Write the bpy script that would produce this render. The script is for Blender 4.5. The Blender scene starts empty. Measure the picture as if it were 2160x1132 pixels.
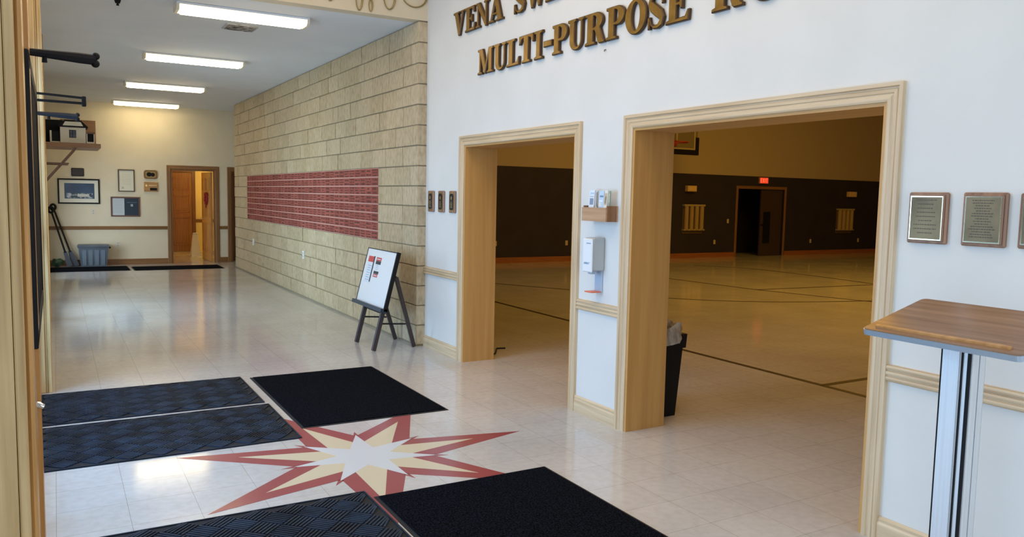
import bpy, bmesh, math, random
from mathutils import Vector, Matrix
S = bpy.context.scene
COL = S.collection
random.seed(7)

# ------------------------------------------------------------------ camera
H = 1.55
FPX, YAW, PITCH, ROLL = 1672.1, .5228, -.0903, .0199
cam_d = bpy.data.cameras.new('camera'); cam = bpy.data.objects.new('camera', cam_d); COL.objects.link(cam)
cam_d.sensor_width = 36.0; cam_d.sensor_fit = 'HORIZONTAL'; cam_d.lens = FPX / 2160 * 36
cam_d.clip_start = .02; cam_d.clip_end = 200
_f = Vector((math.sin(YAW) * math.cos(PITCH), math.cos(YAW) * math.cos(PITCH), math.sin(PITCH)))
_r = Vector((math.cos(YAW), -math.sin(YAW), 0)); _u = _r.cross(_f)
_r2 = math.cos(ROLL) * _r + math.sin(ROLL) * _u; _u2 = -math.sin(ROLL) * _r + math.cos(ROLL) * _u
M = Matrix(((_r2.x, _u2.x, -_f.x, 0), (_r2.y, _u2.y, -_f.y, 0), (_r2.z, _u2.z, -_f.z, H), (0, 0, 0, 1)))
cam.matrix_world = M
S.camera = cam
# ------------------------------------------------------------------ colour management, world, large lights
S.view_settings.view_transform = 'Standard'; S.view_settings.look = 'None'
S.view_settings.gamma = 1; S.view_settings.use_curve_mapping = False
S.view_settings.exposure = 0.0
W = bpy.data.worlds.new('world'); S.world = W; W.use_nodes = True
W.node_tree.nodes['Background'].inputs[0].default_value = (.62, .78, 1, 1)
W.node_tree.nodes['Background'].inputs[1].default_value = 1.0

def area(name, loc, direction, sx, sy, power, color, spread=math.pi):
    l = bpy.data.lights.new(name, 'AREA'); l.shape = 'RECTANGLE'; l.size = sx; l.size_y = sy
    l.energy = power; l.color = color; l.spread = spread
    o = bpy.data.objects.new(name, l); COL.objects.link(o); o.location = loc
    o.rotation_euler = Vector(direction).to_track_quat('-Z', 'Z').to_euler()
    return o
# daylight through the glazed entrance (behind and to the left of the camera), plus added corridor fill
area('daylight_entrance', (-2.1, 4.9, 1.45), (1, -.03, -.05), 4.6, 2.7, 335, (.31, .60, 1.0))
area('fill_corridor', (-.9, 10.9, 1.05), (1, .1, -.16), 5.6, 1.5, 235, (.52, .80, 1.0), 2.15)  # added side light through an unseen window, brightens the block wall
area('fill_corridor_end', (-1.0, 15.6, .85), (.9, 1, -.05), 1.8, 1.2, 40, (.72, .88, 1.0), 2.6)  # added out of view to brighten the lower far wall
area('daylight_vestibule', (-1.2, -.4, 1.6), (1, .1, -.06), 3.4, 2.6, 112, (.54, .76, 1.0))
area('daylight_front', (1.4, -3.3, 1.7), (.12, 1, -.06), 3.2, 2.6, 62, (.84, .91, 1.0))
# warm ceiling lighting of the tall lobby
area('lobby_ceiling_light', (1.3, 4.2, 4.3), (0, 0, -1), 2.4, 4.5, 80, (1.0, .78, .52))
# dim sodium high-bay lights of the gym
area('gym_highbay', (12.6, 6.5, 6.6), (0, 0, -1), 7.5, 8, 590, (1.0, .52, .07))

# ------------------------------------------------------------------ materials
MATS = {}
def mat(name, col, rough=.6, metal=0, spec=.5, emit=None, estr=0, alpha=None, trans=0):
    if name in MATS: return MATS[name]
    m = bpy.data.materials.new(name); m.use_nodes = True
    b = m.node_tree.nodes['Principled BSDF']
    b.inputs['Base Color'].default_value = (*col, 1); b.inputs['Roughness'].default_value = rough
    b.inputs['Metallic'].default_value = metal; b.inputs['Specular IOR Level'].default_value = spec
    if emit: b.inputs['Emission Color'].default_value = (*emit, 1); b.inputs['Emission Strength'].default_value = estr
    if trans: b.inputs['Transmission Weight'].default_value = trans
    MATS[name] = m; return m
def nodes(m): return m.node_tree.nodes, m.node_tree.links, m.node_tree.nodes['Principled BSDF']
def noise_col(name, c1, c2, scale=5, rough=.6, stretch=(1, 1, 1), bump=0, bscale=None, detail=4, metal=0, spec=.5, lo=.35, hi=.65, bdist=.01):
    m = mat(name, c1, rough, metal, spec); N, L, b = nodes(m)
    tc = N.new('ShaderNodeTexCoord'); mp = N.new('ShaderNodeMapping'); mp.inputs['Scale'].default_value = stretch
    L.new(tc.outputs['Object'], mp.inputs[0])
    n = N.new('ShaderNodeTexNoise'); n.inputs['Scale'].default_value = scale; n.inputs['Detail'].default_value = detail
    L.new(mp.outputs[0], n.inputs['Vector'])
    r = N.new('ShaderNodeValToRGB'); r.color_ramp.elements[0].position = lo; r.color_ramp.elements[1].position = hi
    r.color_ramp.elements[0].color = (*c1, 1); r.color_ramp.elements[1].color = (*c2, 1)
    L.new(n.outputs['Fac'], r.inputs[0]); L.new(r.outputs[0], b.inputs['Base Color'])
    if bump:
        n2 = N.new('ShaderNodeTexNoise'); n2.inputs['Scale'].default_value = bscale or scale * 3; n2.inputs['Detail'].default_value = 3
        L.new(mp.outputs[0], n2.inputs['Vector'])
        bp = N.new('ShaderNodeBump'); bp.inputs['Strength'].default_value = bump; bp.inputs['Distance'].default_value = bdist
        L.new(n2.outputs['Fac'], bp.inputs['Height']); L.new(bp.outputs[0], b.inputs['Normal'])
    return m
def wood(name, c1, c2, axis='z', rough=.4, scale=1.0):
    st = {'z': (38, 38, 1.6), 'y': (38, 1.6, 38), 'x': (1.6, 38, 38)}[axis]
    return noise_col(name, c1, c2, scale=scale, rough=rough, stretch=st, bump=.12, bscale=2.0 * scale, detail=5, lo=.32, hi=.68, bdist=.002)

OAKL = ((.56, .40, .235), (.73, .565, .365))
m_oak_z = wood('oak_vertical', *OAKL, 'z'); m_oak_y = wood('oak_along', *OAKL, 'y')
m_oak_x = wood('oak_across', *OAKL, 'x')
m_jamb = wood('oak_veneer_jamb', (.53, .27, .075), (.64, .36, .115), 'z', .45, .5)
m_jamb_y = wood('oak_veneer_head', (.46, .25, .085), (.56, .33, .12), 'y', .45, .5)
m_amber = wood('amber_oak', (.42, .20, .06), (.58, .31, .11), 'z', .35)
m_amber_x = wood('amber_oak_across', (.36, .17, .055), (.52, .28, .11), 'x', .4)
m_darkoak = wood('dark_stained_oak', (.13, .055, .02), (.20, .09, .035), 'z', .4)
m_darkoak_x = wood('dark_stained_oak_across', (.17, .075, .028), (.26, .12, .045), 'x', .4)
m_redoak = wood('reddish_oak_baseboard', (.28, .10, .04), (.38, .15, .06), 'x', .4)
m_walnut_y = wood('walnut_laminate', (.19, .095, .045), (.36, .20, .11), 'y', .28)
m_plaque = wood('plaque_walnut', (.20, .09, .04), (.34, .17, .08), 'z', .3)
m_wall = noise_col('painted_wall', (.715, .70, .66), (.74, .725, .685), 3, .75, bump=.10, bscale=90, bdist=.002)
m_wallfar = noise_col('cream_wall', (.68, .61, .46), (.71, .64, .49), 3, .75, bump=.08, bscale=90, bdist=.002)
m_ceil = noise_col('ceiling_paint', (.69, .71, .73), (.72, .74, .76), 2, .8)
m_yellow = noise_col('yellow_cream_wall', (.78, .64, .30), (.80, .66, .32), 2, .7)
m_gymdark = noise_col('gym_dark_wall', (.020, .017, .040), (.026, .022, .050), 2, .7)
m_black = mat('black_plastic', (.009, .009, .010), .6, 0, .2)
m_blackm = mat('black_metal', (.007, .008, .011), .6, 0, .25)
m_brown_pl = mat('dark_brown_plastic', (.045, .03, .03), .4)
m_white = mat('white_plastic', (.80, .82, .83), .35)
m_grey = mat('grey_plastic', (.45, .48, .49), .4)
m_alu = noise_col('brushed_aluminium', (.72, .74, .76), (.78, .80, .82), 2, .5, (60, 60, 1), metal=.5)
m_chrome = mat('chrome', (.75, .74, .72), .15, 1)
m_brass = mat('polished_brass', (.62, .45, .20), .18, 1)
m_bronze = mat('bronze_edge', (.075, .038, .015), .4, .5)
m_gold = noise_col('gold_face', (.22, .115, .018), (.32, .18, .03), 12, .38, metal=.5)
m_tape = mat('black_floor_tape', (.028, .014, .014), .4)
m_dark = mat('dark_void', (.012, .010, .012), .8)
m_red = mat('star_red_tile', (.31, .065, .075), .22)
m_yel = mat('star_yellow_tile', (.64, .56, .40), .22)
m_pale = mat('star_white_tile', (.62, .65, .68), .2)

def floor_mat():
    m = mat('vinyl_tile_floor', (.6, .55, .48), .2); N, L, b = nodes(m)
    g = N.new('ShaderNodeNewGeometry'); mp = N.new('ShaderNodeMapping')
    mp.inputs['Location'].default_value = (-.268, -3.94, 0); mp.vector_type = 'POINT'
    L.new(g.outputs['Position'], mp.inputs[0])
    br = N.new('ShaderNodeTexBrick'); br.offset = 0; br.squash = 1
    br.inputs['Scale'].default_value = 1; br.inputs['Brick Width'].default_value = .3048; br.inputs['Row Height'].default_value = .3048
    br.inputs['Mortar Size'].default_value = .0011; br.inputs['Mortar Smooth'].default_value = .2; br.inputs['Bias'].default_value = 0
    br.inputs['Color1'].default_value = (.585, .575, .575, 1); br.inputs['Color2'].default_value = (.615, .605, .605, 1)
    br.inputs['Mortar'].default_value = (.34, .29, .24, 1)
    L.new(mp.outputs[0], br.inputs['Vector'])
    n = N.new('ShaderNodeTexNoise'); n.inputs['Scale'].default_value = 1.3; n.inputs['Detail'].default_value = 6
    n2 = N.new('ShaderNodeTexNoise'); n2.inputs['Scale'].default_value = 22; n2.inputs['Detail'].default_value = 4
    L.new(g.outputs['Position'], n.inputs['Vector']); L.new(g.outputs['Position'], n2.inputs['Vector'])
    r = N.new('ShaderNodeValToRGB'); r.color_ramp.elements[0].position = .3; r.color_ramp.elements[1].position = .7
    r.color_ramp.elements[0].color = (.88, .87, .86, 1); r.color_ramp.elements[1].color = (1, 1, 1, 1)
    L.new(n.outputs['Fac'], r.inputs[0])
    r2 = N.new('ShaderNodeValToRGB'); r2.color_ramp.elements[0].position = .35; r2.color_ramp.elements[1].position = .6
    r2.color_ramp.elements[0].color = (.93, .92, .9, 1); r2.color_ramp.elements[1].color = (1, 1, 1, 1)
    L.new(n2.outputs['Fac'], r2.inputs[0])
    mx = N.new('ShaderNodeMixRGB'); mx.blend_type = 'MULTIPLY'; mx.inputs[0].default_value = 1
    mx2 = N.new('ShaderNodeMixRGB'); mx2.blend_type = 'MULTIPLY'; mx2.inputs[0].default_value = 1
    L.new(br.outputs['Color'], mx.inputs[1]); L.new(r.outputs[0], mx.inputs[2])
    L.new(mx.outputs[0], mx2.inputs[1]); L.new(r2.outputs[0], mx2.inputs[2]); L.new(mx2.outputs[0], b.inputs['Base Color'])
    rr = N.new('ShaderNodeMapRange'); rr.inputs['To Min'].default_value = .05; rr.inputs['To Max'].default_value = .16
    L.new(n.outputs['Fac'], rr.inputs['Value']); L.new(rr.outputs[0], b.inputs['Roughness'])
    bp = N.new('ShaderNodeBump'); bp.inputs['Strength'].default_value = .06; bp.inputs['Distance'].default_value = .003
    n3 = N.new('ShaderNodeTexNoise'); n3.inputs['Scale'].default_value = 9; L.new(g.outputs['Position'], n3.inputs['Vector'])
    L.new(n3.outputs['Fac'], bp.inputs['Height']); L.new(bp.outputs[0], b.inputs['Normal'])
    return m
m_floor = floor_mat()

def island_mat(name, c1, c2, rough=.9, bump=.5, bscale=30, dirt=.25):
    m = mat(name, c1, rough, 0, .25); N, L, b = nodes(m)
    g = N.new('ShaderNodeNewGeometry'); tc = N.new('ShaderNodeTexCoord')
    r = N.new('ShaderNodeValToRGB'); r.color_ramp.elements[0].color = (*c1, 1); r.color_ramp.elements[1].color = (*c2, 1)
    L.new(g.outputs['Random Per Island'], r.inputs[0])
    mp = N.new('ShaderNodeMapping'); mp.inputs['Scale'].default_value = (1, 1, .45); L.new(tc.outputs['Object'], mp.inputs[0])
    n = N.new('ShaderNodeTexNoise'); n.inputs['Scale'].default_value = bscale; n.inputs['Detail'].default_value = 5
    L.new(mp.outputs[0], n.inputs['Vector'])
    r2 = N.new('ShaderNodeValToRGB'); r2.color_ramp.elements[0].position = .3; r2.color_ramp.elements[1].position = .62
    v = 1 - dirt; r2.color_ramp.elements[0].color = (v, v * .98, v * .94, 1); r2.color_ramp.elements[1].color = (1, 1, 1, 1)
    L.new(n.outputs['Fac'], r2.inputs[0])
    mx = N.new('ShaderNodeMixRGB'); mx.blend_type = 'MULTIPLY'; mx.inputs[0].default_value = 1
    L.new(r.outputs[0], mx.inputs[1]); L.new(r2.outputs[0], mx.inputs[2]); L.new(mx.outputs[0], b.inputs['Base Color'])
    bp = N.new('ShaderNodeBump'); bp.inputs['Strength'].default_value = bump; bp.inputs['Distance'].default_value = .008
    L.new(n.outputs['Fac'], bp.inputs['Height']); L.new(bp.outputs[0], b.inputs['Normal'])
    return m
m_block = island_mat('split_face_block', (.50, .395, .25), (.58, .47, .315))
m_mortar = mat('dark_mortar', (.30, .24, .15), .95)
m_brick = island_mat('red_engraved_brick', (.30, .075, .055), (.42, .115, .085), .8, .2, 60, .2)
m_brickjoint = mat('pale_pink_joint', (.62, .40, .33), .9)
m_engr = mat('engraving_black', (.10, .03, .025), .8)
def carpet(name, c1, c2, scale):
    return noise_col(name, c1, c2, scale, .95, bump=.8, bscale=scale * 1.2, detail=3, spec=.03, lo=.40, hi=.66, bdist=.006)
m_carpet = carpet('navy_black_carpet', (.0006, .0008, .0016), (.0105, .0135, .0230), 110)
m_rubber = noise_col('navy_black_rubber', (.005, .010, .022), (.018, .034, .062), 6, .6, bump=.2, bscale=60, spec=.25)
m_matedge = mat('rubber_edge', (.003, .005, .010), .8)

# ------------------------------------------------------------------ mesh helpers
class MB:
    def __init__(s): s.v = []; s.f = []; s.mi = []
    def poly(s, pts, faces, m=0):
        o = len(s.v); s.v += [tuple(p) for p in pts]
        for fc in faces: s.f.append(tuple(i + o for i in fc)); s.mi.append(m)
        return s
    def box(s, a, b, m=0, c=0.0, mtx=None):
        x0, y0, z0 = a; x1, y1, z1 = b
        if c <= 0:
            pts = [(x0, y0, z0), (x1, y0, z0), (x1, y1, z0), (x0, y1, z0), (x0, y0, z1), (x1, y0, z1), (x1, y1, z1), (x0, y1, z1)]
            fs = [(0, 3, 2, 1), (4, 5, 6, 7), (0, 1, 5, 4), (1, 2, 6, 5), (2, 3, 7, 6), (3, 0, 4, 7)]
        else:                                  # chamfered box: 24 corners
            pts = []; idx = {}
            X = (x0, x1); Y = (y0, y1); Z = (z0, z1)
            for i in (0, 1):
                for j in (0, 1):
                    for k in (0, 1):
                        sx = c if i == 0 else -c; sy = c if j == 0 else -c; sz = c if k == 0 else -c
                        for ax, p in (('x', (X[i], Y[j] + sy, Z[k] + sz)), ('y', (X[i] + sx, Y[j], Z[k] + sz)), ('z', (X[i] + sx, Y[j] + sy, Z[k]))):
                            idx[(i, j, k, ax)] = len(pts); pts.append(p)
            I = lambda i, j, k, a: idx[(i, j, k, a)]
            fs = []
            for i in (0, 1):
                fs.append((I(i, 0, 0, 'x'), I(i, 1, 0, 'x'), I(i, 1, 1, 'x'), I(i, 0, 1, 'x')))
                fs.append((I(0, i, 0, 'y'), I(1, i, 0, 'y'), I(1, i, 1, 'y'), I(0, i, 1, 'y')))
                fs.append((I(0, 0, i, 'z'), I(1, 0, i, 'z'), I(1, 1, i, 'z'), I(0, 1, i, 'z')))
                for j in (0, 1):
                    fs.append((I(i, j, 0, 'x'), I(i, j, 1, 'x'), I(i, j, 1, 'y'), I(i, j, 0, 'y')))
                    fs.append((I(i, 0, j, 'x'), I(i, 1, j, 'x'), I(i, 1, j, 'z'), I(i, 0, j, 'z')))
                    fs.append((I(0, i, j, 'y'), I(1, i, j, 'y'), I(1, i, j, 'z'), I(0, i, j, 'z')))
                    for k in (0, 1):
                        fs.append((I(i, j, k, 'x'), I(i, j, k, 'y'), I(i, j, k, 'z')))
        if mtx is not None: pts = [tuple(mtx @ Vector(p)) for p in pts]
        return s.poly(pts, fs, m)
    def bar(s, p, q, w, d=None, m=0, up=(0, 0, 1), c=0.0):
        p = Vector(p); q = Vector(q); d = d or w
        z = (q - p).normalized(); x = Vector(up).cross(z)
        if x.length < 1e-4: x = Vector((1, 0, 0)).cross(z)
        x.normalize(); y = z.cross(x)
        mt = Matrix(((x.x, y.x, z.x, p.x), (x.y, y.y, z.y, p.y), (x.z, y.z, z.z, p.z), (0, 0, 0, 1)))
        return s.box((-w / 2, -d / 2, 0), (w / 2, d / 2, (q - p).length), m, c, mt)
    def tube(s, path, rad, n=10, m=0, closed=False):
        P = [Vector(p) for p in path]; rs = rad if isinstance(rad, (list, tuple)) else [rad] * len(P)
        o = len(s.v); prev = None; K = len(P)
        for i, p in enumerate(P):
            if closed: t = (P[(i + 1) % K] - P[i - 1]).normalized()
            else: t = (P[min(i + 1, K - 1)] - P[max(i - 1, 0)]).normalized()
            if prev is None:
                a = Vector((0, 0, 1)) if abs(t.z) < .9 else Vector((1, 0, 0)); x = a.cross(t).normalized()
            else: x = (prev - t * prev.dot(t)).normalized()
            prev = x; y = t.cross(x)
            for k in range(n):
                a = 2 * math.pi * k / n; s.v.append(tuple(p + (x * math.cos(a) + y * math.sin(a)) * rs[i]))
        R_ = K if closed else K - 1
        for i in range(R_):
            j = (i + 1) % K
            for k in range(n):
                s.f.append((o + i * n + k, o + i * n + (k + 1) % n, o + j * n + (k + 1) % n, o + j * n + k)); s.mi.append(m)
        if not closed:
            s.f.append(tuple(o + k for k in reversed(range(n)))); s.mi.append(m)
            s.f.append(tuple(o + (K - 1) * n + k for k in range(n))); s.mi.append(m)
        return s
    def prism(s, pts2, fn, d0, d1, m=0):
        """pts2 outline; fn(u, v, d) -> 3D point; between depths d0 and d1"""
        n = len(pts2); P = [fn(u, v, d0) for u, v in pts2] + [fn(u, v, d1) for u, v in pts2]
        fs = [tuple(range(n - 1, -1, -1)), tuple(range(n, 2 * n))] + [(i, (i + 1) % n, n + (i + 1) % n, n + i) for i in range(n)]
        return s.poly(P, fs, m)
    def ellipsoid(s, c, r, m=0, nu=14, nv=8):
        o = len(s.v); c = Vector(c)
        for i in range(nv + 1):
            th = math.pi * i / nv
            for k in range(nu):
                a = 2 * math.pi * k / nu
                s.v.append((c.x + r[0] * math.sin(th) * math.cos(a), c.y + r[1] * math.sin(th) * math.sin(a), c.z + r[2] * math.cos(th)))
        for i in range(nv):
            for k in range(nu):
                s.f.append((o + i * nu + k, o + i * nu + (k + 1) % nu, o + (i + 1) * nu + (k + 1) % nu, o + (i + 1) * nu + k)); s.mi.append(m)
        return s
    def build(s, name, mats, parent=None, smooth=False, loc=None):
        me = bpy.data.meshes.new(name)
        v = s.v
        if loc is not None: v = [(a - loc[0], b - loc[1], c - loc[2]) for a, b, c in v]
        me.from_pydata(v, [], s.f)
        if not isinstance(mats, (list, tuple)): mats = [mats]
        for m in mats: me.materials.append(m)
        for p, i in zip(me.polygons, s.mi): p.material_index = min(i, len(mats) - 1)
        bm = bmesh.new(); bm.from_mesh(me); bmesh.ops.remove_doubles(bm, verts=bm.verts, dist=1e-6) if smooth else None
        bmesh.ops.recalc_face_normals(bm, faces=bm.faces); bm.to_mesh(me); bm.free()
        if smooth:
            for p in me.polygons: p.use_smooth = True
            try: me.set_sharp_from_angle(angle=math.radians(40))
            except Exception: pass
        o = bpy.data.objects.new(name, me); COL.objects.link(o)
        if loc is not None: o.location = loc
        if parent is not None: o.parent = parent; o.matrix_parent_inverse = Matrix.Translation(-Vector(parent.location)) if parent.type == 'EMPTY' or parent.location.length else Matrix()
        return o
def tag(o, label, cat, group=None, kind=None):
    o['label'] = label; o['category'] = cat
    if group: o['group'] = group
    if kind: o['kind'] = kind
    return o
def thing(name, label, cat, loc=(0, 0, 0), group=None):
    o = bpy.data.objects.new(name, None); COL.objects.link(o); o.location = loc; o.empty_display_size = .1
    return tag(o, label, cat, group)
def struct(o, name=None):
    o['kind'] = 'structure'
    return o
def copy_tree(o, delta, label):
    c = o.copy(); COL.objects.link(c); c['label'] = label; c.location = Vector(o.location) + Vector(delta)
    for ch in [x for x in bpy.data.objects if x.parent == o]:
        d = ch.copy(); COL.objects.link(d); d.parent = c; d.matrix_parent_inverse = Matrix.Translation(-Vector(o.location))
        for g in [x for x in bpy.data.objects if x.parent == ch]:
            e = g.copy(); COL.objects.link(e); e.parent = d
    return c

# ------------------------------------------------------------------ constants of the place
XW, XG = 3.263, 3.57            # lobby face and gym face of the wall with the two openings
XB = 3.167                      # face of the block wall
YC = 7.44                       # where lobby ends / corridor begins
YE = 16.83                      # end of block wall
YF = 18.09                      # far wall
ZC = 3.27                       # corridor ceiling
ZL = 4.4                        # lobby ceiling
XL = -.16                       # left wall face
BIG = (2.30, 4.115); SML = (4.775, 6.565); ZO = 2.008
GX1, GY0, GY1, GZ = 24.0, -4.0, 16.1, 7.0

# floor
f = MB().box((-3.2, -4.2, -.15), (GX1 + .2, 22.2, 0))
struct(f.build('floor', m_floor))
# right wall with openings
w = MB()
w.box((XW, -3.4, 0), (XG, BIG[0], ZL)); w.box((XW, BIG[1], 0), (XG, SML[0], ZL)); w.box((XW, SML[1], 0), (XG, YC, ZL))
w.box((XW, BIG[0], ZO), (XG, BIG[1], ZL)); w.box((XW, SML[0], ZO), (XG, SML[1], ZL))
struct(w.build('wall_right', m_wall))
# header over the corridor mouth
struct(MB().box((XL, YC, ZC), (XG, YC + .14, ZL)).build('wall_header', noise_col('cream_header', (.66, .55, .38), (.69, .58, .41), 3, .75)))
struct(MB().box((-3.2, -3.4, ZL), (XG, YC + .14, ZL + .12)).build('ceiling', m_ceil))
struct(MB().box((XL - .15, YC + .14, ZC), (4.0, YF + .12, ZC + .12)).build('ceiling_corridor', m_ceil))
g = MB(); g.box((XL - .15, 6.85, 0), (XL, 8.0, ZL)); g.box((XL - .15, 13.75, 0), (XL, 15.3, ZL)); g.box((XL - .15, 17.2, 0), (XL, YF + .12, ZL)); g.box((XL - .15, 15.3, 0), (XL, 17.2, .2)); g.box((XL - .15, 15.3, 1.5), (XL, 17.2, ZL)); g.box((XL - .15, 8.0, 0), (XL, 13.75, .25)); g.box((XL - .15, 8.0, 1.9), (XL, 13.75, ZL)); g.box((XL - .15, 2.92, 2.62), (XL, 6.85, ZL))
struct(g.build('wall_left', m_wallfar))  # low corridor openings are cut for the added fill lights
# glazed entrance doors between the near post and the column
g = MB()
for y in (2.92, 4.10, 5.50, 6.76): g.box((XL - .10, y, 0), (XL - .03, y + .08, 2.62))
g.box((XL - .10, 3.0, 0), (XL - .03, 6.76, .12)); g.box((XL - .10, 3.0, 2.52), (XL - .03, 6.76, 2.62))
g.box((XL - .05, 2.92, 1.93), (XL, 6.85, 2.03)); g.box((XL - .05, 2.92, 1.15), (XL, 6.85, 1.24))
struct(g.build('window_3', m_amber))
g = MB()
for y in (8.0, 9.42, 10.84, 12.26, 13.68): g.box((XL - .12, y, .25), (XL - .06, y + .07, 1.9))
g.box((XL - .12, 8.0, 1.83), (XL - .06, 13.75, 1.9)); g.box((XL - .12, 8.0, .25), (XL - .06, 13.75, .32))
g.box((XL - .12, 15.3, .2), (XL - .06, 15.36, 1.5)); g.box((XL - .12, 17.14, .2), (XL - .06, 17.2, 1.5))
struct(g.build('window_added', m_amber))  # unseen corridor windows, added to let the fill light in
# lobby walls behind / beside the camera: piers around the glazing
g = MB(); g.box((-3.2, -3.4, 0), (-.3, -3.25, ZL)); g.box((3.05, -3.4, 0), (XW, -3.25, ZL)); g.box((-.3, -3.4, 3.4), (3.05, -3.25, ZL)); g.box((-.3, -3.4, 0), (3.05, -3.25, .35))
struct(g.build('wall_front', m_wall))
g = MB(); g.box((-3.2, -3.4, 0), (-3.05, 2.92, ZL)); g.box((-3.2, 2.92, 0), (XL - .15, 3.05, ZL))
struct(g.build('wall_vestibule', m_wall))
g = MB(); g.box((XL - .15, -3.25, 3.1), (XL, 2.92, ZL)); g.box((XL - .15, -3.25, 0), (XL, -2.2, 3.1)); g.box((XL - .15, 1.40, 0), (XL, 2.92, 3.1))
struct(g.build('wall_entrance', m_wall))
# far wall with two door openings
g = MB(); T = .12
g.box((XL, YF, 0), (2.115, YF + T, ZC)); g.box((2.115, YF, 1.985), (3.0, YF + T, ZC)); g.box((3.0, YF, 0), (3.325, YF + T, ZC)); g.box((3.325, YF, 1.985), (4.0, YF + T, ZC))
struct(g.build('wall_far', m_wallfar))
struct(MB().box((3.9, YE, 0), (4.0, YF, ZC)).build('wall_branch', m_wallfar))
# room behind the far door
g = MB(); g.box((1.95, YF + T, 0), (2.05, 21.7, 2.6)); g.box((4.1, YF + T, 0), (4.2, 21.7, 2.6)); g.box((1.95, 21.6, 0), (4.2, 21.7, 2.6))
g.box((1.95, YF + T, 2.5), (4.2, 21.7, 2.6))
struct(g.build('wall_back_room', m_yellow))
# gym shell
UP = mat('gym_upper_panel', (.46, .39, .29), .7)
Nn, Ll, Bb = nodes(UP)
_g = Nn.new('ShaderNodeNewGeometry'); _wv = Nn.new('ShaderNodeTexWave'); _wv.bands_direction = 'X'; _wv.inputs['Scale'].default_value = .52; _wv.wave_profile = 'SAW'
_bp = Nn.new('ShaderNodeBump'); _bp.inputs['Strength'].default_value = .5; _bp.inputs['Distance'].default_value = .03
Ll.new(_g.outputs['Position'], _wv.inputs['Vector']); Ll.new(_wv.outputs['Fac'], _bp.inputs['Height']); Ll.new(_bp.outputs[0], Bb.inputs['Normal'])
g = MB(); g.box((XG, GY1, 0), (16.50, GY1 + .15, 2.255), 0); g.box((18.35, GY1, 0), (GX1, GY1 + .15, 2.255), 0); g.box((16.5, GY1, 1.9), (18.35, GY1 + .15, 2.255), 0)
g.box((XG, GY1 + .0, 2.255), (GX1, GY1 + .15, GZ), 1)
struct(g.build('wall_gym_back', [m_gymdark, UP]))
g = MB(); g.box((GX1, GY0, 0), (GX1 + .15, GY1 + .15, 2.255), 0); g.box((GX1, GY0, 2.255), (GX1 + .15, GY1 + .15, GZ), 1)
struct(g.build('wall_gym_side', [m_gymdark, UP]))
g = MB(); g.box((XG, GY0 - .15, 0), (GX1, GY0, 2.255), 0); g.box((XG, GY0 - .15, 2.255), (GX1, GY0, GZ), 1)
struct(g.build('wall_gym_front', [m_gymdark, UP]))
g = MB(); g.box((XG - .02, YC, 0), (XG + .0, GY1, 2.255)); g.box((XG - .02, GY0, ZL), (XG, GY1, GZ))
struct(g.build('wall_gym_near', [m_gymdark, UP]))
struct(MB().box((XG - .02, GY0 - .15, GZ), (GX1 + .15, GY1 + .15, GZ + .1)).build('ceiling_gym', UP))

# --- split face block wall: individual blocks in one mesh over a mortar core
PZ0, PZ1, PY0, PY1 = .015 + 5 * .203, .015 + 9 * .203, 8.556, 15.60
g = MB(); g.box((XB + .04, YC + .014, 0), (XG - .02, YE - .012, ZC), 0)
g.box((XB + .014, YC + .014, 0), (XB + .04, PY0, ZC)); g.box((XB + .014, PY1, 0), (XB + .04, YE - .012, ZC))
g.box((XB + .014, PY0, 0), (XB + .04, PY1, PZ0)); g.box((XB + .014, PY0, PZ1), (XB + .04, PY1, ZC))
struct(g.build('wall_block_core', m_mortar))
PZ0, PZ1, PY0, PY1 = .015 + 5 * .203, .015 + 9 * .203, 8.556, 15.60
bl = MB(); z = .015 - .203; row = 0
rnd = random.Random(3)
def block(y0, y1, z0, z1):
    j = .0055; x = XB + rnd.uniform(-.004, .006)
    z0 = max(z0, 0)
    if z1 - z0 < .02 or y1 - y0 < .03: return
    bl.box((x, y0 + j * .35, z0 + j), (XB + .1, y1 - j * .35, z1 - j), 0, .003)
while z < ZC:
    z0, z1 = z, min(z + .203, ZC); row += 1
    y = YC + (0 if row % 2 else .0)
    first = True
    while y < YE:
        L_ = .40 if rnd.random() < .55 else (.2 if rnd.random() < .6 else .30)
        if first: L_ = .40 if row % 2 else .20
        first = False
        y2 = min(y + L_, YE)
        if YE - y2 < .08: y2 = YE
        inside = (z0 >= PZ0 - .01 and z1 <= PZ1 + .01)
        if inside and y2 > PY0 and y < PY1:
            if y < PY0 - .04: block(y, PY0, z0, z1)
            if y2 > PY1 + .04: block(PY1, y2, z0, z1)
        else: block(y, y2, z0, z1)
        y = y2
    z += .203
# return face blocks (facing the lobby)
z = .015 - .203; row = 0
while z < ZC:
    z0, z1 = max(z, 0), min(z + .203, ZC)
    if z1 - z0 > .02: bl.box((XB + .1, YC + rnd.uniform(0, .004), z0 + .0055), (XW + .06, YC + .06, z1 - .0055), 0, .003)
    z += .203
struct(bl.build('wall_block', m_block))

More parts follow.
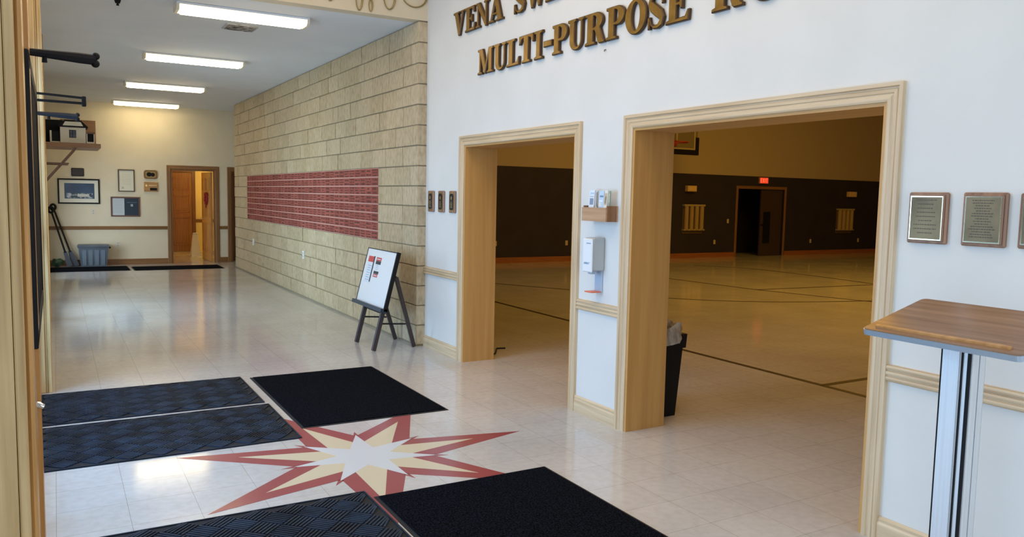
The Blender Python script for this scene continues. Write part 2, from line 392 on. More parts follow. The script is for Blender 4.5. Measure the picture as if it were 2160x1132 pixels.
# memorial brick panel
t = thing('memorial_brick_panel', 'long dark red panel of engraved bricks set into the tan block wall', 'brick panel', (XB, (PY0 + PY1) / 2, PZ0))
g = MB(); g.box((XB + .0, PY0, PZ0), (XB + .0135, PY1, PZ1)); g.build('joint_backing', m_brickjoint, t)
b = MB(); e = MB(); ch = (PZ1 - PZ0) / 8
for r in range(8):
    z0 = PZ0 + r * ch + .006; z1 = PZ0 + (r + 1) * ch - .006
    nb = 35; bw = (PY1 - PY0) / nb
    for k in range(nb):
        y0 = PY0 + k * bw + .0015; y1 = PY0 + (k + 1) * bw - .0015
        b.box((XB - .006, y0, z0), (XB + .01, y1, z1), 0, .0015)
        lines = rnd.choice((2, 3, 3))
        for q in range(lines):
            zc = z0 + (z1 - z0) * (q + .5) / lines; hh = (z1 - z0) / lines * .27
            tot = rnd.uniform(.55, .88) * bw; yy = (y0 + y1) / 2 - tot / 2; end = yy + tot
            while yy < end:
                ww = rnd.uniform(.006, .012)
                if rnd.random() < .86:
                    e.box((XB - .0068, yy, zc - hh), (XB - .0058, min(yy + ww, end), zc + hh * rnd.uniform(.2, 1)))
                yy += ww + .004
b.build('brick_facing', m_brick, t); o = e.build('engraved_lettering', m_engr, t)

# ------------------------------------------------------------------ oak trim: openings, rails, baseboards
def profile_run(mb, a, b, axis, face, prof, sgn=-1):
    """profile [(height, protrusion)] extruded along axis between a and b on plane face; sgn direction of protrusion"""
    pts = [(h, p) for h, p in prof]
    if axis == 'y': fn = lambda u, v, d: (face + sgn * v, d, u)
    else: fn = lambda u, v, d: (d, face + sgn * v, u)
    mb.prism(pts, fn, a, b)
def ribbed(z0, z1, t=.022, ribs=3):
    P = [(z0, 0), (z0, t * .7)]; n = ribs
    for i in range(n):
        c0 = z0 + (z1 - z0) * (i + .08) / n; c1 = z0 + (z1 - z0) * (i + .5) / n; c2 = z0 + (z1 - z0) * (i + .92) / n
        P += [(c0, t * .6), (c0 + .003, t * .9), (c1, t), (c2 - .003, t * .9), (c2, t * .6)]
    P += [(z1, t * .7), (z1, 0)]
    return P
rail = ribbed(.752, .828); base = [(0, 0), (0, .018), (.085, .018), (.095, .012), (.108, .014), (.118, .006), (.118, 0)]
CW = .083
ranges = [(-3.2, BIG[0] - CW), (BIG[1] + CW, SML[0] - CW), (SML[1] + CW, YC)]
for n, (a, b_) in enumerate(ranges):
    g = MB(); profile_run(g, a, b_, 'y', XW, rail); struct(g.build('trim_%d' % (n + 1), m_oak_y))
    g = MB(); profile_run(g, a, b_, 'y', XW, base); struct(g.build('baseboard_right_%d' % (n + 1), m_oak_y))
# casings: fluted profile swept with mitred corners
cp = [(0, 0), (0, .012), (.008, .016), (.022, .016), (.026, .012), (.034, .012), (.038, .017), (.052, .017), (.056, .012), (.062, .013), (.066, .024), (.083, .024), (.083, 0)]
def casing(name, a, b_, zt, face, mv, mh, axis='y', sgn=-1, prof=cp, z0=0):
    P3 = (lambda y, x, z: (face + sgn * x, y, z)) if axis == 'y' else (lambda y, x, z: (y, face + sgn * x, z))
    g = MB(); n = len(prof)
    def strip(ringA, ringB, m):
        P = ringA + ringB
        fs = [(i, (i + 1) % n, n + (i + 1) % n, n + i) for i in range(n)] + [tuple(range(n - 1, -1, -1)), tuple(range(n, 2 * n))]
        g.poly(P, fs, m)
    lo = [P3(a - u, v, z0) for u, v in prof]; lt = [P3(a - u, v, zt + u) for u, v in prof]
    ro = [P3(b_ + u, v, z0) for u, v in prof]; rt = [P3(b_ + u, v, zt + u) for u, v in prof]
    strip(lo, lt, 0); strip(ro, rt, 0); strip(lt, rt, 1)
    return struct(g.build(name, [mv, mh]))
casing('trim_4', BIG[0], BIG[1], ZO, XW, m_oak_z, m_oak_y)
casing('trim_5', SML[0], SML[1], ZO, XW, m_oak_z, m_oak_y)
def lining(name, a, b_):
    g = MB(); t_ = .018
    g.box((XW - .004, a, 0), (XG + .02, a + t_, ZO), 0); g.box((XW - .004, b_ - t_, 0), (XG + .02, b_, ZO), 0); g.box((XW - .004, a + t_, ZO - t_), (XG + .02, b_ - t_, ZO), 1)
    struct(g.build(name, [m_jamb, m_jamb_y]))
lining('trim_6', *BIG); lining('trim_7', *SML)
# far wall trim
cpf = [(0, 0), (0, .012), (.01, .018), (.07, .018), (.08, .012), (.08, 0)]
m_farz = wood('mid_oak_vertical', (.18, .078, .022), (.27, .13, .042), 'z')
m_farx = wood('mid_oak_across', (.18, .078, .022), (.27, .13, .042), 'x')
casing('trim_8', 2.115, 3.0, 1.985, YF, m_farz, m_farx, 'x', -1, cpf)
casing('trim_9', 3.325, 4.2, 1.985, YF, m_farz, m_farx, 'x', -1, cpf)
k = 10
for a, b_ in ((XL, 2.035), (3.08, 3.245)):
    g = MB(); profile_run(g, a, b_, 'x', YF, ribbed(.72, .79, .02, 2)); struct(g.build('trim_%d' % k, m_farx)); k += 1
    g = MB(); profile_run(g, a, b_, 'x', YF, [(0, 0), (0, .016), (.10, .016), (.115, .008), (.115, 0)]); struct(g.build('baseboard_far_%d' % (k - 10), m_farx))
g = MB(); g.box((2.115, YF - .002, 0), (2.14, YF + T + .01, 1.985)); g.box((2.975, YF - .002, 0), (3.0, YF + T + .01, 1.985)); g.box((2.14, YF - .002, 1.96), (2.975, YF + T + .01, 1.985))
struct(g.build('trim_12', m_farz))
g = MB(); g.box((3.325, YF - .002, 0), (3.35, YF + T + .01, 1.985)); g.box((3.35, YF + T + .3, 0), (4.0, YF + T + .32, 2.2)); g.box((3.35, YF - .002, 1.96), (4.0, YF + T + .01, 1.985))
struct(g.build('trim_13', m_darkoak))
# back room: chair rail, closed brown door with frame
g = MB(); profile_run(g, 3.05, 4.1, 'x', 21.6, ribbed(.74, .82, .02, 2)); struct(g.build('trim_14', m_darkoak_x))

def panel_door(name, w_, h_, m, panels, side=1, thick=.042):
    """door leaf in local x (width) z (height), y thickness; raised panels on both faces"""
    g = MB(); g.box((0, -thick / 2, 0), (w_, thick / 2, h_))
    for (x0, x1, z0, z1) in panels:
        for s_ in (-1, 1):
            f_ = s_ * thick / 2
            # moulding frame
            for (a0, a1, c0, c1) in ((x0, x1, z0, z0 + .02), (x0, x1, z1 - .02, z1), (x0, x0 + .02, z0, z1), (x1 - .02, x1, z0, z1)):
                g.box((a0, min(f_, f_ + s_ * .008), c0), (a1, max(f_, f_ + s_ * .008), c1), 0)
            g.box((x0 + .05, min(f_, f_ + s_ * .006), z0 + .05), (x1 - .05, max(f_, f_ + s_ * .006), z1 - .05), 0, .003)
    o = g.build(name, m); return o
d1 = panel_door('door_1', .50, 1.98, wood('inner_door_oak', (.22, .09, .022), (.31, .14, .04), 'z'), [(.06, .44, .16, .86), (.06, .44, .98, 1.42), (.06, .44, 1.54, 1.86)])
d1.location = (2.50, 21.55, .005); struct(d1)
g = MB(); g.box((-.09, -.03, 0), (-.005, .045, 2.07)); g.box((.505, -.03, 0), (.59, .045, 2.07)); g.box((-.005, -.03, 1.99), (.505, .045, 2.07))
o = g.build('door_frame', m_darkoak); o.parent = d1
d2 = panel_door('door_2', .83, 1.94, m_amber, [(.08, .38, .18, .84), (.45, .75, .18, .84), (.08, .38, .96, 1.42), (.45, .75, .96, 1.42), (.08, .38, 1.54, 1.82), (.45, .75, 1.54, 1.82)])
d2.location = (2.945, YF + T + .02, .008); d2.rotation_euler = (0, 0, math.radians(94)); struct(d2)
g = MB()
for s_ in (-1, 1):
    g.tube([(.77, s_ * .02, .92), (.77, s_ * .06, .92)], .012); g.tube([(.77, s_ * .06, .92), (.66, s_ * .062, .92)], .009); g.tube([(.77, s_ * .019, .92), (.77, s_ * .026, .92)], .028, 16)
o = g.build('door_handle', m_chrome, None, True); o.parent = d2
wr = MB()
n = 26; P = [(.30 + .085 * math.cos(2 * math.pi * i / n), .045 + .008 * math.sin(9 * i), 1.37 + .115 * math.sin(2 * math.pi * i / n)) for i in range(n)]
wr.tube(P, [.028 + .008 * math.sin(5.1 * i) for i in range(n)], 8, 0, True)
wr.tube([(.30, .045, 1.27), (.28, .05, 1.16)], [.02, .004], 6); wr.tube([(.30, .045, 1.27), (.33, .05, 1.17)], [.02, .004], 6)
wo = wr.build('wreath', mat('deep_red_ribbon', (.28, .01, .015), .7)); tag(wo, 'small deep red wreath hanging on the open oak door at corridor end', 'wreath')
wo.matrix_world = Matrix.Translation((2.945, YF + T + .02, .008)) @ Matrix.Rotation(math.radians(94), 4, 'Z')
# white folding floor sign in the back room
t = thing('floor_sign', 'white folding A-frame floor sign in the room behind the open door', 'sign', (2.85, 20.0, 0))
for s_ in (-1, 1):
    g = MB(); q0 = .105; q1 = .055
    pts = [(2.85 - q0, 0), (2.85 + q0, 0), (2.85 + q1, .52), (2.85 - q1, .52)]
    g.prism(pts, lambda u, v, d, s_=s_: (u, 20.0 + s_ * (.13 * (1 - v / .54)) + d, v), 0, .012); g.build('sign_panel', mat('off_white_plastic', (.78, .74, .62), .5), t)
g = MB(); g.box((2.80, 19.985, .52), (2.90, 20.03, .55), 0, .005); g.build('grip', mat('off_white_plastic', (.78, .74, .62), .5), t)
l = bpy.data.lights.new('back_room_lamp', 'POINT'); l.energy = 32; l.color = (1, .72, .30); l.shadow_soft_size = .12
o = bpy.data.objects.new('back_room_lamp', l); COL.objects.link(o); o.location = (3.5, 20.2, 2.3)

# ------------------------------------------------------------------ left foreground: entrance post, wall frames, bracket arms
def vslab(name, x0, x1, y0, y1, z0, z1, m, c=.003):
    return MB().box((x0, y0, z0), (x1, y1, z1), 0, c).build(name, m)
m_post = wood('pale_oak_post', (.44, .285, .115), (.74, .55, .28), 'z', .45)
m_post2 = wood('orange_oak_post', (.42, .20, .05), (.66, .38, .13), 'z', .4)
struct(vslab('trim_15', -.45, -.0880, 2.0, 2.12, 0, 3.1, m_post))
struct(vslab('trim_16', -.0865, -.067, 2.0, 2.12, 0, 3.1, m_post))
struct(vslab('trim_17', -.067, -.0535, 2.06, 2.2, 0, 3.1, m_post2, .006))
m_post3 = wood('brown_oak_stile', (.40, .175, .035), (.54, .26, .06), 'z', .35)
struct(vslab('trim_18', -.12, -.0560, 2.80, 2.92, 0, 3.1, m_post3, .003))
# strike plate and latch on the brown stile
t = thing('latch', 'silver latch with a long strike plate on the brown wooden entrance post', 'latch', (-.085, 2.80, .88))
g = MB(); g.box((-.0700, 2.796, .78), (-.0665, 2.801, .975)); g.build('strike_plate', m_chrome, t)
g = MB(); g.tube([(-.068, 2.79, .890), (-.060, 2.785, .885), (-.048, 2.785, .878)], [.008, .010, .008], 10); g.build('latch_lever', m_chrome, t, True)

def wall_frame(y0, y1, label, grp):
    t = thing('wall_frame', label, 'frame', (-.06, y0, 1.05), grp)
    g = MB(); x0, x1 = -.0790, -.0560; z0, z1 = 1.058, 1.956; fw = .05
    g.box((x0, y0, z0), (x1, y0 + fw, z1), 0, .003); g.box((x0, y1 - fw, z0), (x1, y1, z1), 0, .003); g.box((x0, y0 + fw, z0), (x1, y1 - fw, z0 + fw), 0, .003); g.box((x0, y0 + fw, z1 - fw), (x1, y1 - fw, z1), 0, .003)
    g.build('frame_border', m_black, t)
    MB().box((x0 + .004, y0 + fw, z0 + fw), (x1 - .004, y1 - fw, z1 - fw)).build('black_panel', mat('dark_glossy_panel', (.006, .006, .007), .8, 0, .1), t)
    g = MB(); g.bar((XL, y0 + .2, 1.2), (x0 + .002, y0 + .2, 1.2), .03); g.bar((XL, y1 - .2, 1.2), (x0 + .002, y1 - .2, 1.2), .03); g.bar((XL, y0 + .2, 1.945), (x0 + .002, y0 + .2, 1.945), .02)
    g.build('standoff', m_black, t)
    return t
wall_frame(2.785, 4.02, 'tall black framed panel seen edge-on against the brown entrance post', None)

def arm(y, z, x1, z1, label, double, col=m_blackm):
    t = thing('bracket_arm', label, 'bracket', (XL, y, z), 'black metal arms on the left wall')
    g = MB(); g.box((XL, y - .03, z - .05), (XL + .012, y + .03, z + .05), 0, .003); g.build('mounting_plate', m_black, t)
    g = MB(); xm = XL + (x1 - XL) * .6
    if double:
        g.bar((XL, y, z + .012), (x1, y, z1 + .012), .010, .010); g.bar((XL, y + .0, z - .022), (x1, y, z1 - .012), .011, .011)
        g.build('arm_rod', col, t)
        g = MB(); g.box((x1 - .014, y - .012, z1 - .026), (x1 + .004, y + .012, z1 + .02), 0, .003); g.build('end_clamp', m_black, t)
    else:
        n = 6; P = [(XL + (x1 - XL) * i / n, y, z + (z1 - z) * i / n) for i in range(n + 1)]
        g.tube(P, [.010, .010, .011, .013, .015, .017, .017], 8); g.build('arm_rod', col, t, True)
        g = MB(); g.ellipsoid((x1, y, z1 + .012), (.012, .014, .012)); g.ellipsoid((x1 - .002, y, z1 - .012), (.013, .014, .013)); g.build('end_clamp', m_black, t, True)
        g = MB(); g.tube([(xm - .03, y, z1 + .0), (xm - .03, y, z1 - .022)], [.006, .008], 8); g.build('thumb_screw', m_black, t, True)
    return t
arm(2.97, 1.978, .128, 1.967, 'thick black metal arm jutting highest from the left wall, nearest the camera', False)
arm(4.20, 1.963, .132, 1.950, 'double-rod black metal arm jutting from the left wall, middle of the three', True)
arm(5.30, 1.972, .126, 1.960, 'thin blue-black metal arm jutting from the left wall above the model house', False, mat('blue_black_metal', (.009, .013, .022), .5, 0, .3))
# second oak column
g = MB()
g.box((XL, 6.85, 0), (-.098, 7.44, ZL), 0, .004); g.box((-.098, 6.86, 0), (-.083, 7.44, ZL), 0, .004); g.box((-.083, 6.85, 0), (-.058, 7.44, ZL), 0, .003)
struct(g.build('trim_19', m_post))
struct(vslab('trim_20', XL, -.075, 10.6, 10.72, 0, ZC, m_post2))
# entrance threshold frame behind camera: glazed entrance mullions
g = MB()
for y in (-2.2, -1.3, -.4, .5, 1.34): g.box((XL - .12, y, 0), (XL - .05, y + .06, 3.1))
g.box((XL - .12, -2.2, 2.1), (XL - .05, 1.4, 2.16))
struct(g.build('window_1', m_amber))
g = MB()
for x in (-.3, .8, 1.9, 2.99): g.box((x, -3.36, .35), (x + .06, -3.29, 3.4))
struct(g.build('window_2', m_amber))

# ------------------------------------------------------------------ header scrolls
def ring(name, cy, lab, cx, cz, rx, rz, tr=.008):
    g = MB(); n = 40; P = [(cx + rx * math.cos(2 * math.pi * i / n), YC - tr - .002, cz + rz * math.sin(2 * math.pi * i / n)) for i in range(n)]
    g.tube(P, [tr * (1 + .35 * math.sin(2 * math.pi * i / n + .6)) for i in range(n)], 8, 0, True)
    o = g.build(name, m_brassdull, None, True); tag(o, lab, 'wall ornament', 'gold loops on the header')
    return o
m_brassdull = mat('antique_gold', (.30, .22, .08), .4, .7)
ring('scroll_ornament', 0, 'narrow gold loop on the cream header, leftmost of the pointed loops', 2.552, 3.42, .032, .135)
ring('scroll_ornament', 0, 'smallest gold loop on the cream header, close to the narrow loop', 2.667, 3.345, .017, .058, .006)
ring('scroll_ornament', 0, 'medium gold loop on the cream header, between small loop and wide loop', 2.855, 3.46, .058, .13)
ring('scroll_ornament', 0, 'wide gold loop on the cream header next to the white wall corner', 3.115, 3.50, .13, .115)
ring('scroll_ornament', 0, 'gold loop on the cream header barely showing at the photo top edge', 2.27, 3.42, .035, .085)

# ------------------------------------------------------------------ letters
def rect(x0, y0, x1, y1): return [(x0, y0), (x1, y0), (x1, y1), (x0, y1)]
def arc(cx, cy, rx, ry, a0, a1, n=14): return [(cx + rx * math.cos(math.radians(a0 + (a1 - a0) * i / n)), cy + ry * math.sin(math.radians(a0 + (a1 - a0) * i / n))) for i in range(n + 1)]
def stroke(path, ws):
    """outline of a polyline with widths"""
    Lf, Rt = [], []
    for i, p in enumerate(path):
        a = path[max(i - 1, 0)]; b_ = path[min(i + 1, len(path) - 1)]
        dx, dy = b_[0] - a[0], b_[1] - a[1]; l_ = math.hypot(dx, dy); nx, ny = -dy / l_, dx / l_; w_ = ws[i] / 2
        Lf.append((p[0] + nx * w_, p[1] + ny * w_)); Rt.append((p[0] - nx * w_, p[1] - ny * w_))
    return Lf + Rt[::-1]
s_ = .075   # serif height
G = {}
G['I'] = [[(0, 0), (1, 0), (1, s_), (.74, s_ * 1.6), (.74, 1 - s_ * 1.6), (1, 1 - s_), (1, 1), (0, 1), (0, 1 - s_), (.26, 1 - s_ * 1.6), (.26, s_ * 1.6), (0, s_)]]
G['-'] = [rect(0, .36, 1, .56)]
G['L'] = [[(0, 0), (.97, 0), (1, .30), (.92, .30), (.80, .12), (.50, .10), (.50, 1 - s_ * 1.5), (.66, 1 - s_), (.66, 1), (0, 1), (0, 1 - s_), (.17, 1 - s_ * 1.5), (.17, s_ * 1.5), (0, s_)]]
G['T'] = [[(.22, 0), (.78, 0), (.78, s_), (.66, s_ * 1.5), (.66, .90), (.82, .86), (.92, .70), (1, .70), (.99, 1), (.01, 1), (0, .70), (.08, .70), (.18, .86), (.34, .90), (.34, s_ * 1.5), (.22, s_)]]
G['E'] = [[(0, 0), (.97, 0), (1, .29), (.92, .29), (.82, .12), (.46, .10), (.46, .46), (.58, .46), (.64, .36), (.71, .36), (.71, .66), (.64, .66), (.58, .56), (.46, .56), (.46, .90), (.74, .89), (.85, .74), (.93, .74), (.91, 1), (0, 1), (0, 1 - s_), (.13, 1 - s_ * 1.5), (.13, s_ * 1.5), (0, s_)]]
G['V'] = [[(.44, -.02), (.56, -.02), (.86, .92), (1, 1 - s_), (1, 1), (.60, 1), (.60, 1 - s_), (.73, .92), (.58, .33), (.40, .92), (.50, 1 - s_), (.50, 1), (0, 1), (0, 1 - s_), (.11, .92)]]
G['A'] = [[(0, 0), (.38, 0), (.38, s_), (.26, .09), (.32, .26), (.60, .26), (.64, .09), (.54, s_), (.54, 0), (1, 0), (1, s_), (.91, .09), (.60, 1.01), (.44, 1.01), (.14, .09), (0, s_)], [(.35, .35), (.46, .68), (.575, .35)]]
G['N'] = [[(0, 0), (.34, 0), (.34, s_), (.24, .10), (.24, .72), (.76, -.02), (.87, -.02), (.87, .90), (1, 1 - s_), (1, 1), (.66, 1), (.66, 1 - s_), (.77, .90), (.77, .34), (.30, 1), (0, 1), (0, 1 - s_), (.13, .90), (.13, .10), (0, s_)]]
G['M'] = [[(0, 0), (.30, 0), (.30, s_), (.20, .10), (.20, .72), (.42, 0), (.50, 0), (.71, .74), (.71, .10), (.60, s_), (.60, 0), (1, 0), (1, s_), (.92, .10), (.92, .90), (1, 1 - s_), (1, 1), (.70, 1), (.51, .36), (.32, 1), (0, 1), (0, 1 - s_), (.10, .90), (.10, .10), (0, s_)]]
G['W'] = [[(.27, -.02), (.37, -.02), (.52, .50), (.66, -.02), (.76, -.02), (.93, .92), (1, 1 - s_), (1, 1), (.72, 1), (.72, 1 - s_), (.85, .92), (.75, .36), (.60, .92), (.66, 1 - s_), (.66, 1), (.34, 1), (.34, 1 - s_), (.43, .92), (.47, .72), (.36, .36), (.24, .92), (.32, 1 - s_), (.32, 1), (0, 1), (0, 1 - s_), (.07, .92)]]
G['O'] = [arc(.5, .5, .5, .53, 0, 360, 40)[:-1], arc(.5, .5, .19, .41, 0, 360, 32)[:-1]]
G['P'] = [[(0, 0), (.58, 0), (.58, s_), (.45, s_ * 1.5), (.45, .42)] + arc(.58, .70, .42, .30, -70, 90, 14) + [(0, 1), (0, 1 - s_), (.12, 1 - s_ * 1.5), (.12, s_ * 1.5), (0, s_)],
          [(.45, .52)] + arc(.50, .71, .16, .19, -80, 80, 10) + [(.45, .90)]]
G['R'] = [[(0, 0), (.52, 0), (.52, s_), (.42, s_ * 1.5), (.42, .44), (.50, .44), (.66, .06), (.72, 0), (1, 0), (1, s_), (.93, .11), (.76, .48)] + arc(.54, .73, .36, .27, -50, 90, 12) + [(0, 1), (0, 1 - s_), (.11, 1 - s_ * 1.5), (.11, s_ * 1.5), (0, s_)],
          [(.42, .54)] + arc(.47, .72, .13, .18, -80, 80, 10) + [(.42, .90)]]
G['U'] = [[(.50, 1), (0, 1), (0, 1 - s_), (.12, 1 - s_ * 1.5), (.12, .28)] + arc(.50, .28, .38, .31, 180, 360, 16) + [(.88, 1 - s_ * 1.5), (1, 1 - s_), (1, 1), (.64, 1), (.64, 1 - s_), (.77, 1 - s_ * 1.5)] + [(.77, .28)] + arc(.59, .28, .18, .20, 360, 180, 12) + [(.41, 1 - s_ * 1.5), (.50, 1 - s_)]]
_sp = [(.84, .70), (.78, .86), (.60, .96), (.38, .955), (.20, .86), (.17, .74), (.28, .62), (.50, .50), (.72, .38), (.82, .25), (.78, .12), (.60, .035), (.38, .035), (.20, .14), (.13, .30)]
_sw = [.03, .06, .09, .12, .20, .26, .30, .31, .30, .26, .20, .12, .09, .06, .03]
G['S'] = [stroke(_sp, _sw), rect(.80, .66, .90, 1.0), rect(.05, 0.0, .16, .34)]
def letter(chx, ya, yb, z0, h, label, grp):
    """letter from Y=ya (left as read) to Y=yb on the lobby wall"""
    cu = bpy.data.curves.new('c', 'CURVE'); cu.dimensions = '2D'; cu.fill_mode = 'BOTH'
    w_ = ya - yb
    for poly in G[chx]:
        sp = cu.splines.new('POLY'); sp.points.add(len(poly) - 1); sp.use_cyclic_u = True
        for i, (x, y) in enumerate(poly): sp.points[i].co = (x * w_, y * h, 0, 1)
    cu.extrude = .008; cu.bevel_depth = .006; cu.bevel_resolution = 0; cu.offset = -.004
    tmp = bpy.data.objects.new('tmp', cu); COL.objects.link(tmp)
    bpy.context.view_layer.update()
    me = bpy.data.meshes.new_from_object(tmp.evaluated_get(bpy.context.evaluated_depsgraph_get()))
    bpy.data.objects.remove(tmp); bpy.data.curves.remove(cu)
    me.name = 'sign_letter'; me.materials.clear(); me.materials.append(m_gold); me.materials.append(m_bronze)
    for p in me.polygons: p.material_index = 0 if p.normal.z > .95 else 1; p.use_smooth = False
    o = bpy.data.objects.new('sign_letter', me); COL.objects.link(o)
    o.matrix_world = Matrix(((0, 0, -1, XW - .0135), (-1, 0, 0, ya), (0, 1, 0, z0), (0, 0, 0, 1)))
    return tag(o, label, 'sign letter', grp)
R1 = [('V', 6.791, 6.562), ('E', 6.553, 6.360), ('N', 6.346, 6.112), ('A', 6.108, 5.859), ('S', 5.683, 5.494), ('W', 5.475, 5.215), ('E', 5.200, 5.010)]
lab1 = ['V, first of the upper line', 'E, between V and N in the upper line', 'N, before the A in the upper line', 'A, ending the first word of the upper line',
        'S, starting the second word of the upper line', 'W, after the S, cut by the photo top edge', 'E, only its foot showing at the photo top edge']
for (c_, a, b_), lb in zip(R1, lab1): letter(c_, a, b_, 3.010, .21, 'bronze and gold wall letter ' + lb, 'letters of the upper line of the wall sign')
R2 = [('M', 6.291, 6.012), ('U', 6.000, 5.785), ('L', 5.780, 5.575), ('T', 5.581, 5.358), ('I', 5.347, 5.228), ('-', 5.210, 5.095), ('P', 5.088, 4.889), ('U', 4.881, 4.676),
      ('R', 4.665, 4.437), ('P', 4.421, 4.222), ('O', 4.215, 4.000), ('S', 3.993, 3.825), ('E', 3.816, 3.611), ('R', 3.426, 3.190), ('O', 3.150, 2.925)]
lab2 = ['M, first of the lower line', 'U, between M and L in the lower line', 'L, between U and T in the lower line', 'T, between L and I in the lower line', 'I, just before the hyphen', 'hyphen in the lower line',
        'P, just after the hyphen', 'U, between P and R after the hyphen', 'R, between U and P in the lower line', 'P, between R and O in the lower line', 'O, between P and S in the lower line',
        'S, between O and E in the lower line', 'E, ending the long second word of the lower line', 'R, starting the last word of the lower line', 'O, only its bottom showing, after the last R']
for (c_, a, b_), lb in zip(R2, lab2): letter(c_, a, b_, 2.603, .212, 'bronze and gold wall letter ' + lb, 'letters of the lower line of the wall sign')

g = MB(); g.tube([(XW, 4.448, 2.553), (XW - .012, 4.448, 2.550), (XW - .014, 4.445, 2.540)], .004, 8)
tag(g.build('wall_hook', mat('dull_steel', (.18, .17, .16), .5, .5), None, True), 'tiny dull metal hook on the white wall just under the lower line of letters', 'hook')
# ------------------------------------------------------------------ plaques on the right wall
m_plate = noise_col('brass_plate', (.14, .10, .05), (.25, .18, .09), 5, .42, metal=.55)
m_text = mat('etched_dark', (.075, .055, .03), .45, .3)
m_rim = mat('polished_gold_rim', (.9, .72, .45), .15, .9)
def plaque(y0, y1, z0, z1, label, dark=False):
    t = thing('plaque', label, 'plaque', (XW, (y0 + y1) / 2, z0), 'brass plaques beside the large doorway')
    g = MB(); g.box((XW - .020, y0, z0), (XW, y1, z1), 0, .005); g.box((XW - .026, y0 + .010, z0 + .010), (XW - .019, y1 - .010, z1 - .010), 0, .003); g.build('wood_backing', m_plaque, t)
    i = .020; g = MB(); g.box((XW - .029, y0 + i - .005, z0 + i - .005), (XW - .0255, y1 - i + .005, z1 - i + .005)); g.build('gold_rim', m_rim, t)
    g = MB(); g.box((XW - .0305, y0 + i, z0 + i), (XW - .0285, y1 - i, z1 - i)); g.build('engraved_plate', m_plate, t)
    e = MB(); rn = random.Random(int(y0 * 1000)); n = 15 if dark else 9
    for q in range(n):
        zc = z1 - i - .012 - q * (z1 - z0 - 2 * i - .02) / n; half = (y1 - y0) * rn.uniform(.14, .30); yy = (y0 + y1) / 2 - half
        while yy < (y0 + y1) / 2 + half:
            ww = rn.uniform(.003, .011); e.box((XW - .0309, yy, zc - .0018), (XW - .0304, yy + ww, zc + .0018)); yy += ww + .0025
    e.build('engraved_text', m_text, t)
plaque(1.982, 2.158, 1.385, 1.603, 'brass plaque on wood board, the one nearest the large doorway')
plaque(1.741, 1.918, 1.386, 1.604, 'brass plaque on wood board, middle one above the lectern, with many text lines', True)
plaque(1.515, 1.694, 1.388, 1.602, 'brass plaque on wood board cut off by the right photo edge')
def award(yc, label):
    t = thing('award_plaque', label, 'plaque', (XW, yc, 1.385), 'small plaques beside the block wall')
    y0, y1, z0, z1 = yc - .066, yc + .066, 1.385, 1.592
    MB().box((XW - .018, y0, z0), (XW, y1, z1), 0, .006).build('wood_backing', m_plaque, t)
    def oval(hw, hh, d0, d1, nm, m):
        P = [];
        for (cx, cz, a0) in ((1, 1, 0), (-1, 1, 90), (-1, -1, 180), (1, -1, 270)):
            for k_ in range(6):
                a = math.radians(a0 + 90 * k_ / 5); rr = .025; P.append((yc + cx * (hw - rr) + rr * math.cos(a), 1.4885 + cz * (hh - rr) + rr * math.sin(a)))
        MB().prism(P, lambda u, v, d: (XW - d, u, v), d0, d1).build(nm, m, t)
    oval(.050, .088, .017, .0215, 'gold_border', m_brass); oval(.040, .078, .021, .0235, 'black_plate', mat('glossy_black', (.01, .01, .012), .12))
    e = MB(); rn = random.Random(int(yc * 100))
    e.prism(arc(yc, 1.525, .014, .018, 0, 360, 10)[:-1], lambda u, v, d: (XW - d, u, v), .0235, .0245)
    for q in range(5):
        hw = rn.uniform(.008, .026); e.box((XW - .0245, yc - hw, 1.435 + q * .013), (XW - .0235, yc + hw, 1.441 + q * .013))
    e.build('gold_engraving', m_brass, t)
award(7.285, 'small black-and-gold plaque on the white wall, the one touching the block wall corner')
award(7.045, 'small black-and-gold plaque on the white wall, middle of three')
award(6.795, 'small black-and-gold plaque on the white wall, nearest the small doorway')

# ------------------------------------------------------------------ brochure box and dispenser
t = thing('brochure_holder', 'small open oak box on the white post between the doorways, holding brochures', 'brochure holder', (XW, 4.395, 1.395))
y0, y1, z0, z1, xf = 4.258, 4.535, 1.395, 1.488, 3.163
m_box = wood('brochure_box_oak', (.42, .24, .13), (.55, .34, .19), 'y', .45)
g = MB(); g.box((xf, y0, z0), (xf + .012, y1, z1)); g.build('front_board', m_box, t)
g = MB(); g.box((xf + .012, y0, z0), (XW - .012, y0 + .012, z1 + .012)); g.build('side_board', m_plaque, t)
g = MB(); g.box((xf + .012, y1 - .012, z0), (XW - .012, y1, z1 + .012)); g.build('side_board', m_plaque, t)
g = MB(); g.box((XW - .012, y0, z0), (XW, y1, z1 + .012)); g.build('back_board', m_box, t)
g = MB(); g.box((xf + .012, y0 + .012, z0), (XW - .012, y1 - .012, z0 + .01)); g.build('bottom_board', m_box, t)
def brochure(yc, hw, x, h, lean, c, label, design):
    t = thing('brochure', label, 'brochure', (x, yc, z0 + .011), 'brochures in the oak box')
    mt = Matrix.Translation((x, yc, z0 + .011)) @ Matrix.Rotation(math.radians(lean), 4, 'Y')
    MB().box((-.004, -hw, 0), (.004, hw, h), 0, 0, mt).build('paper_stack', mat('paper_' + '_'.join(str(int(v * 99)) for v in c), c, .5), t)
    for i, (a, b_, u, v, cc) in enumerate(design):
        g = MB(); g.box((-.0046, -hw + 2 * hw * a, h * u), (-.004, -hw + 2 * hw * b_, h * v), 0, 0, mt); g.build('printed_block', mat('print_%d_%d_%d' % tuple(int(q * 99) for q in cc), cc, .5), t)
brochure(4.475, .030, 3.195, .20, 4, (.75, .80, .84), 'white brochure with a small grey building print at the left end of the oak box', [(.15, .85, .50, .72, (.25, .30, .42)), (.1, .9, .76, .80, (.5, .55, .65)), (.1, .8, .86, .92, (.45, .6, .8))])
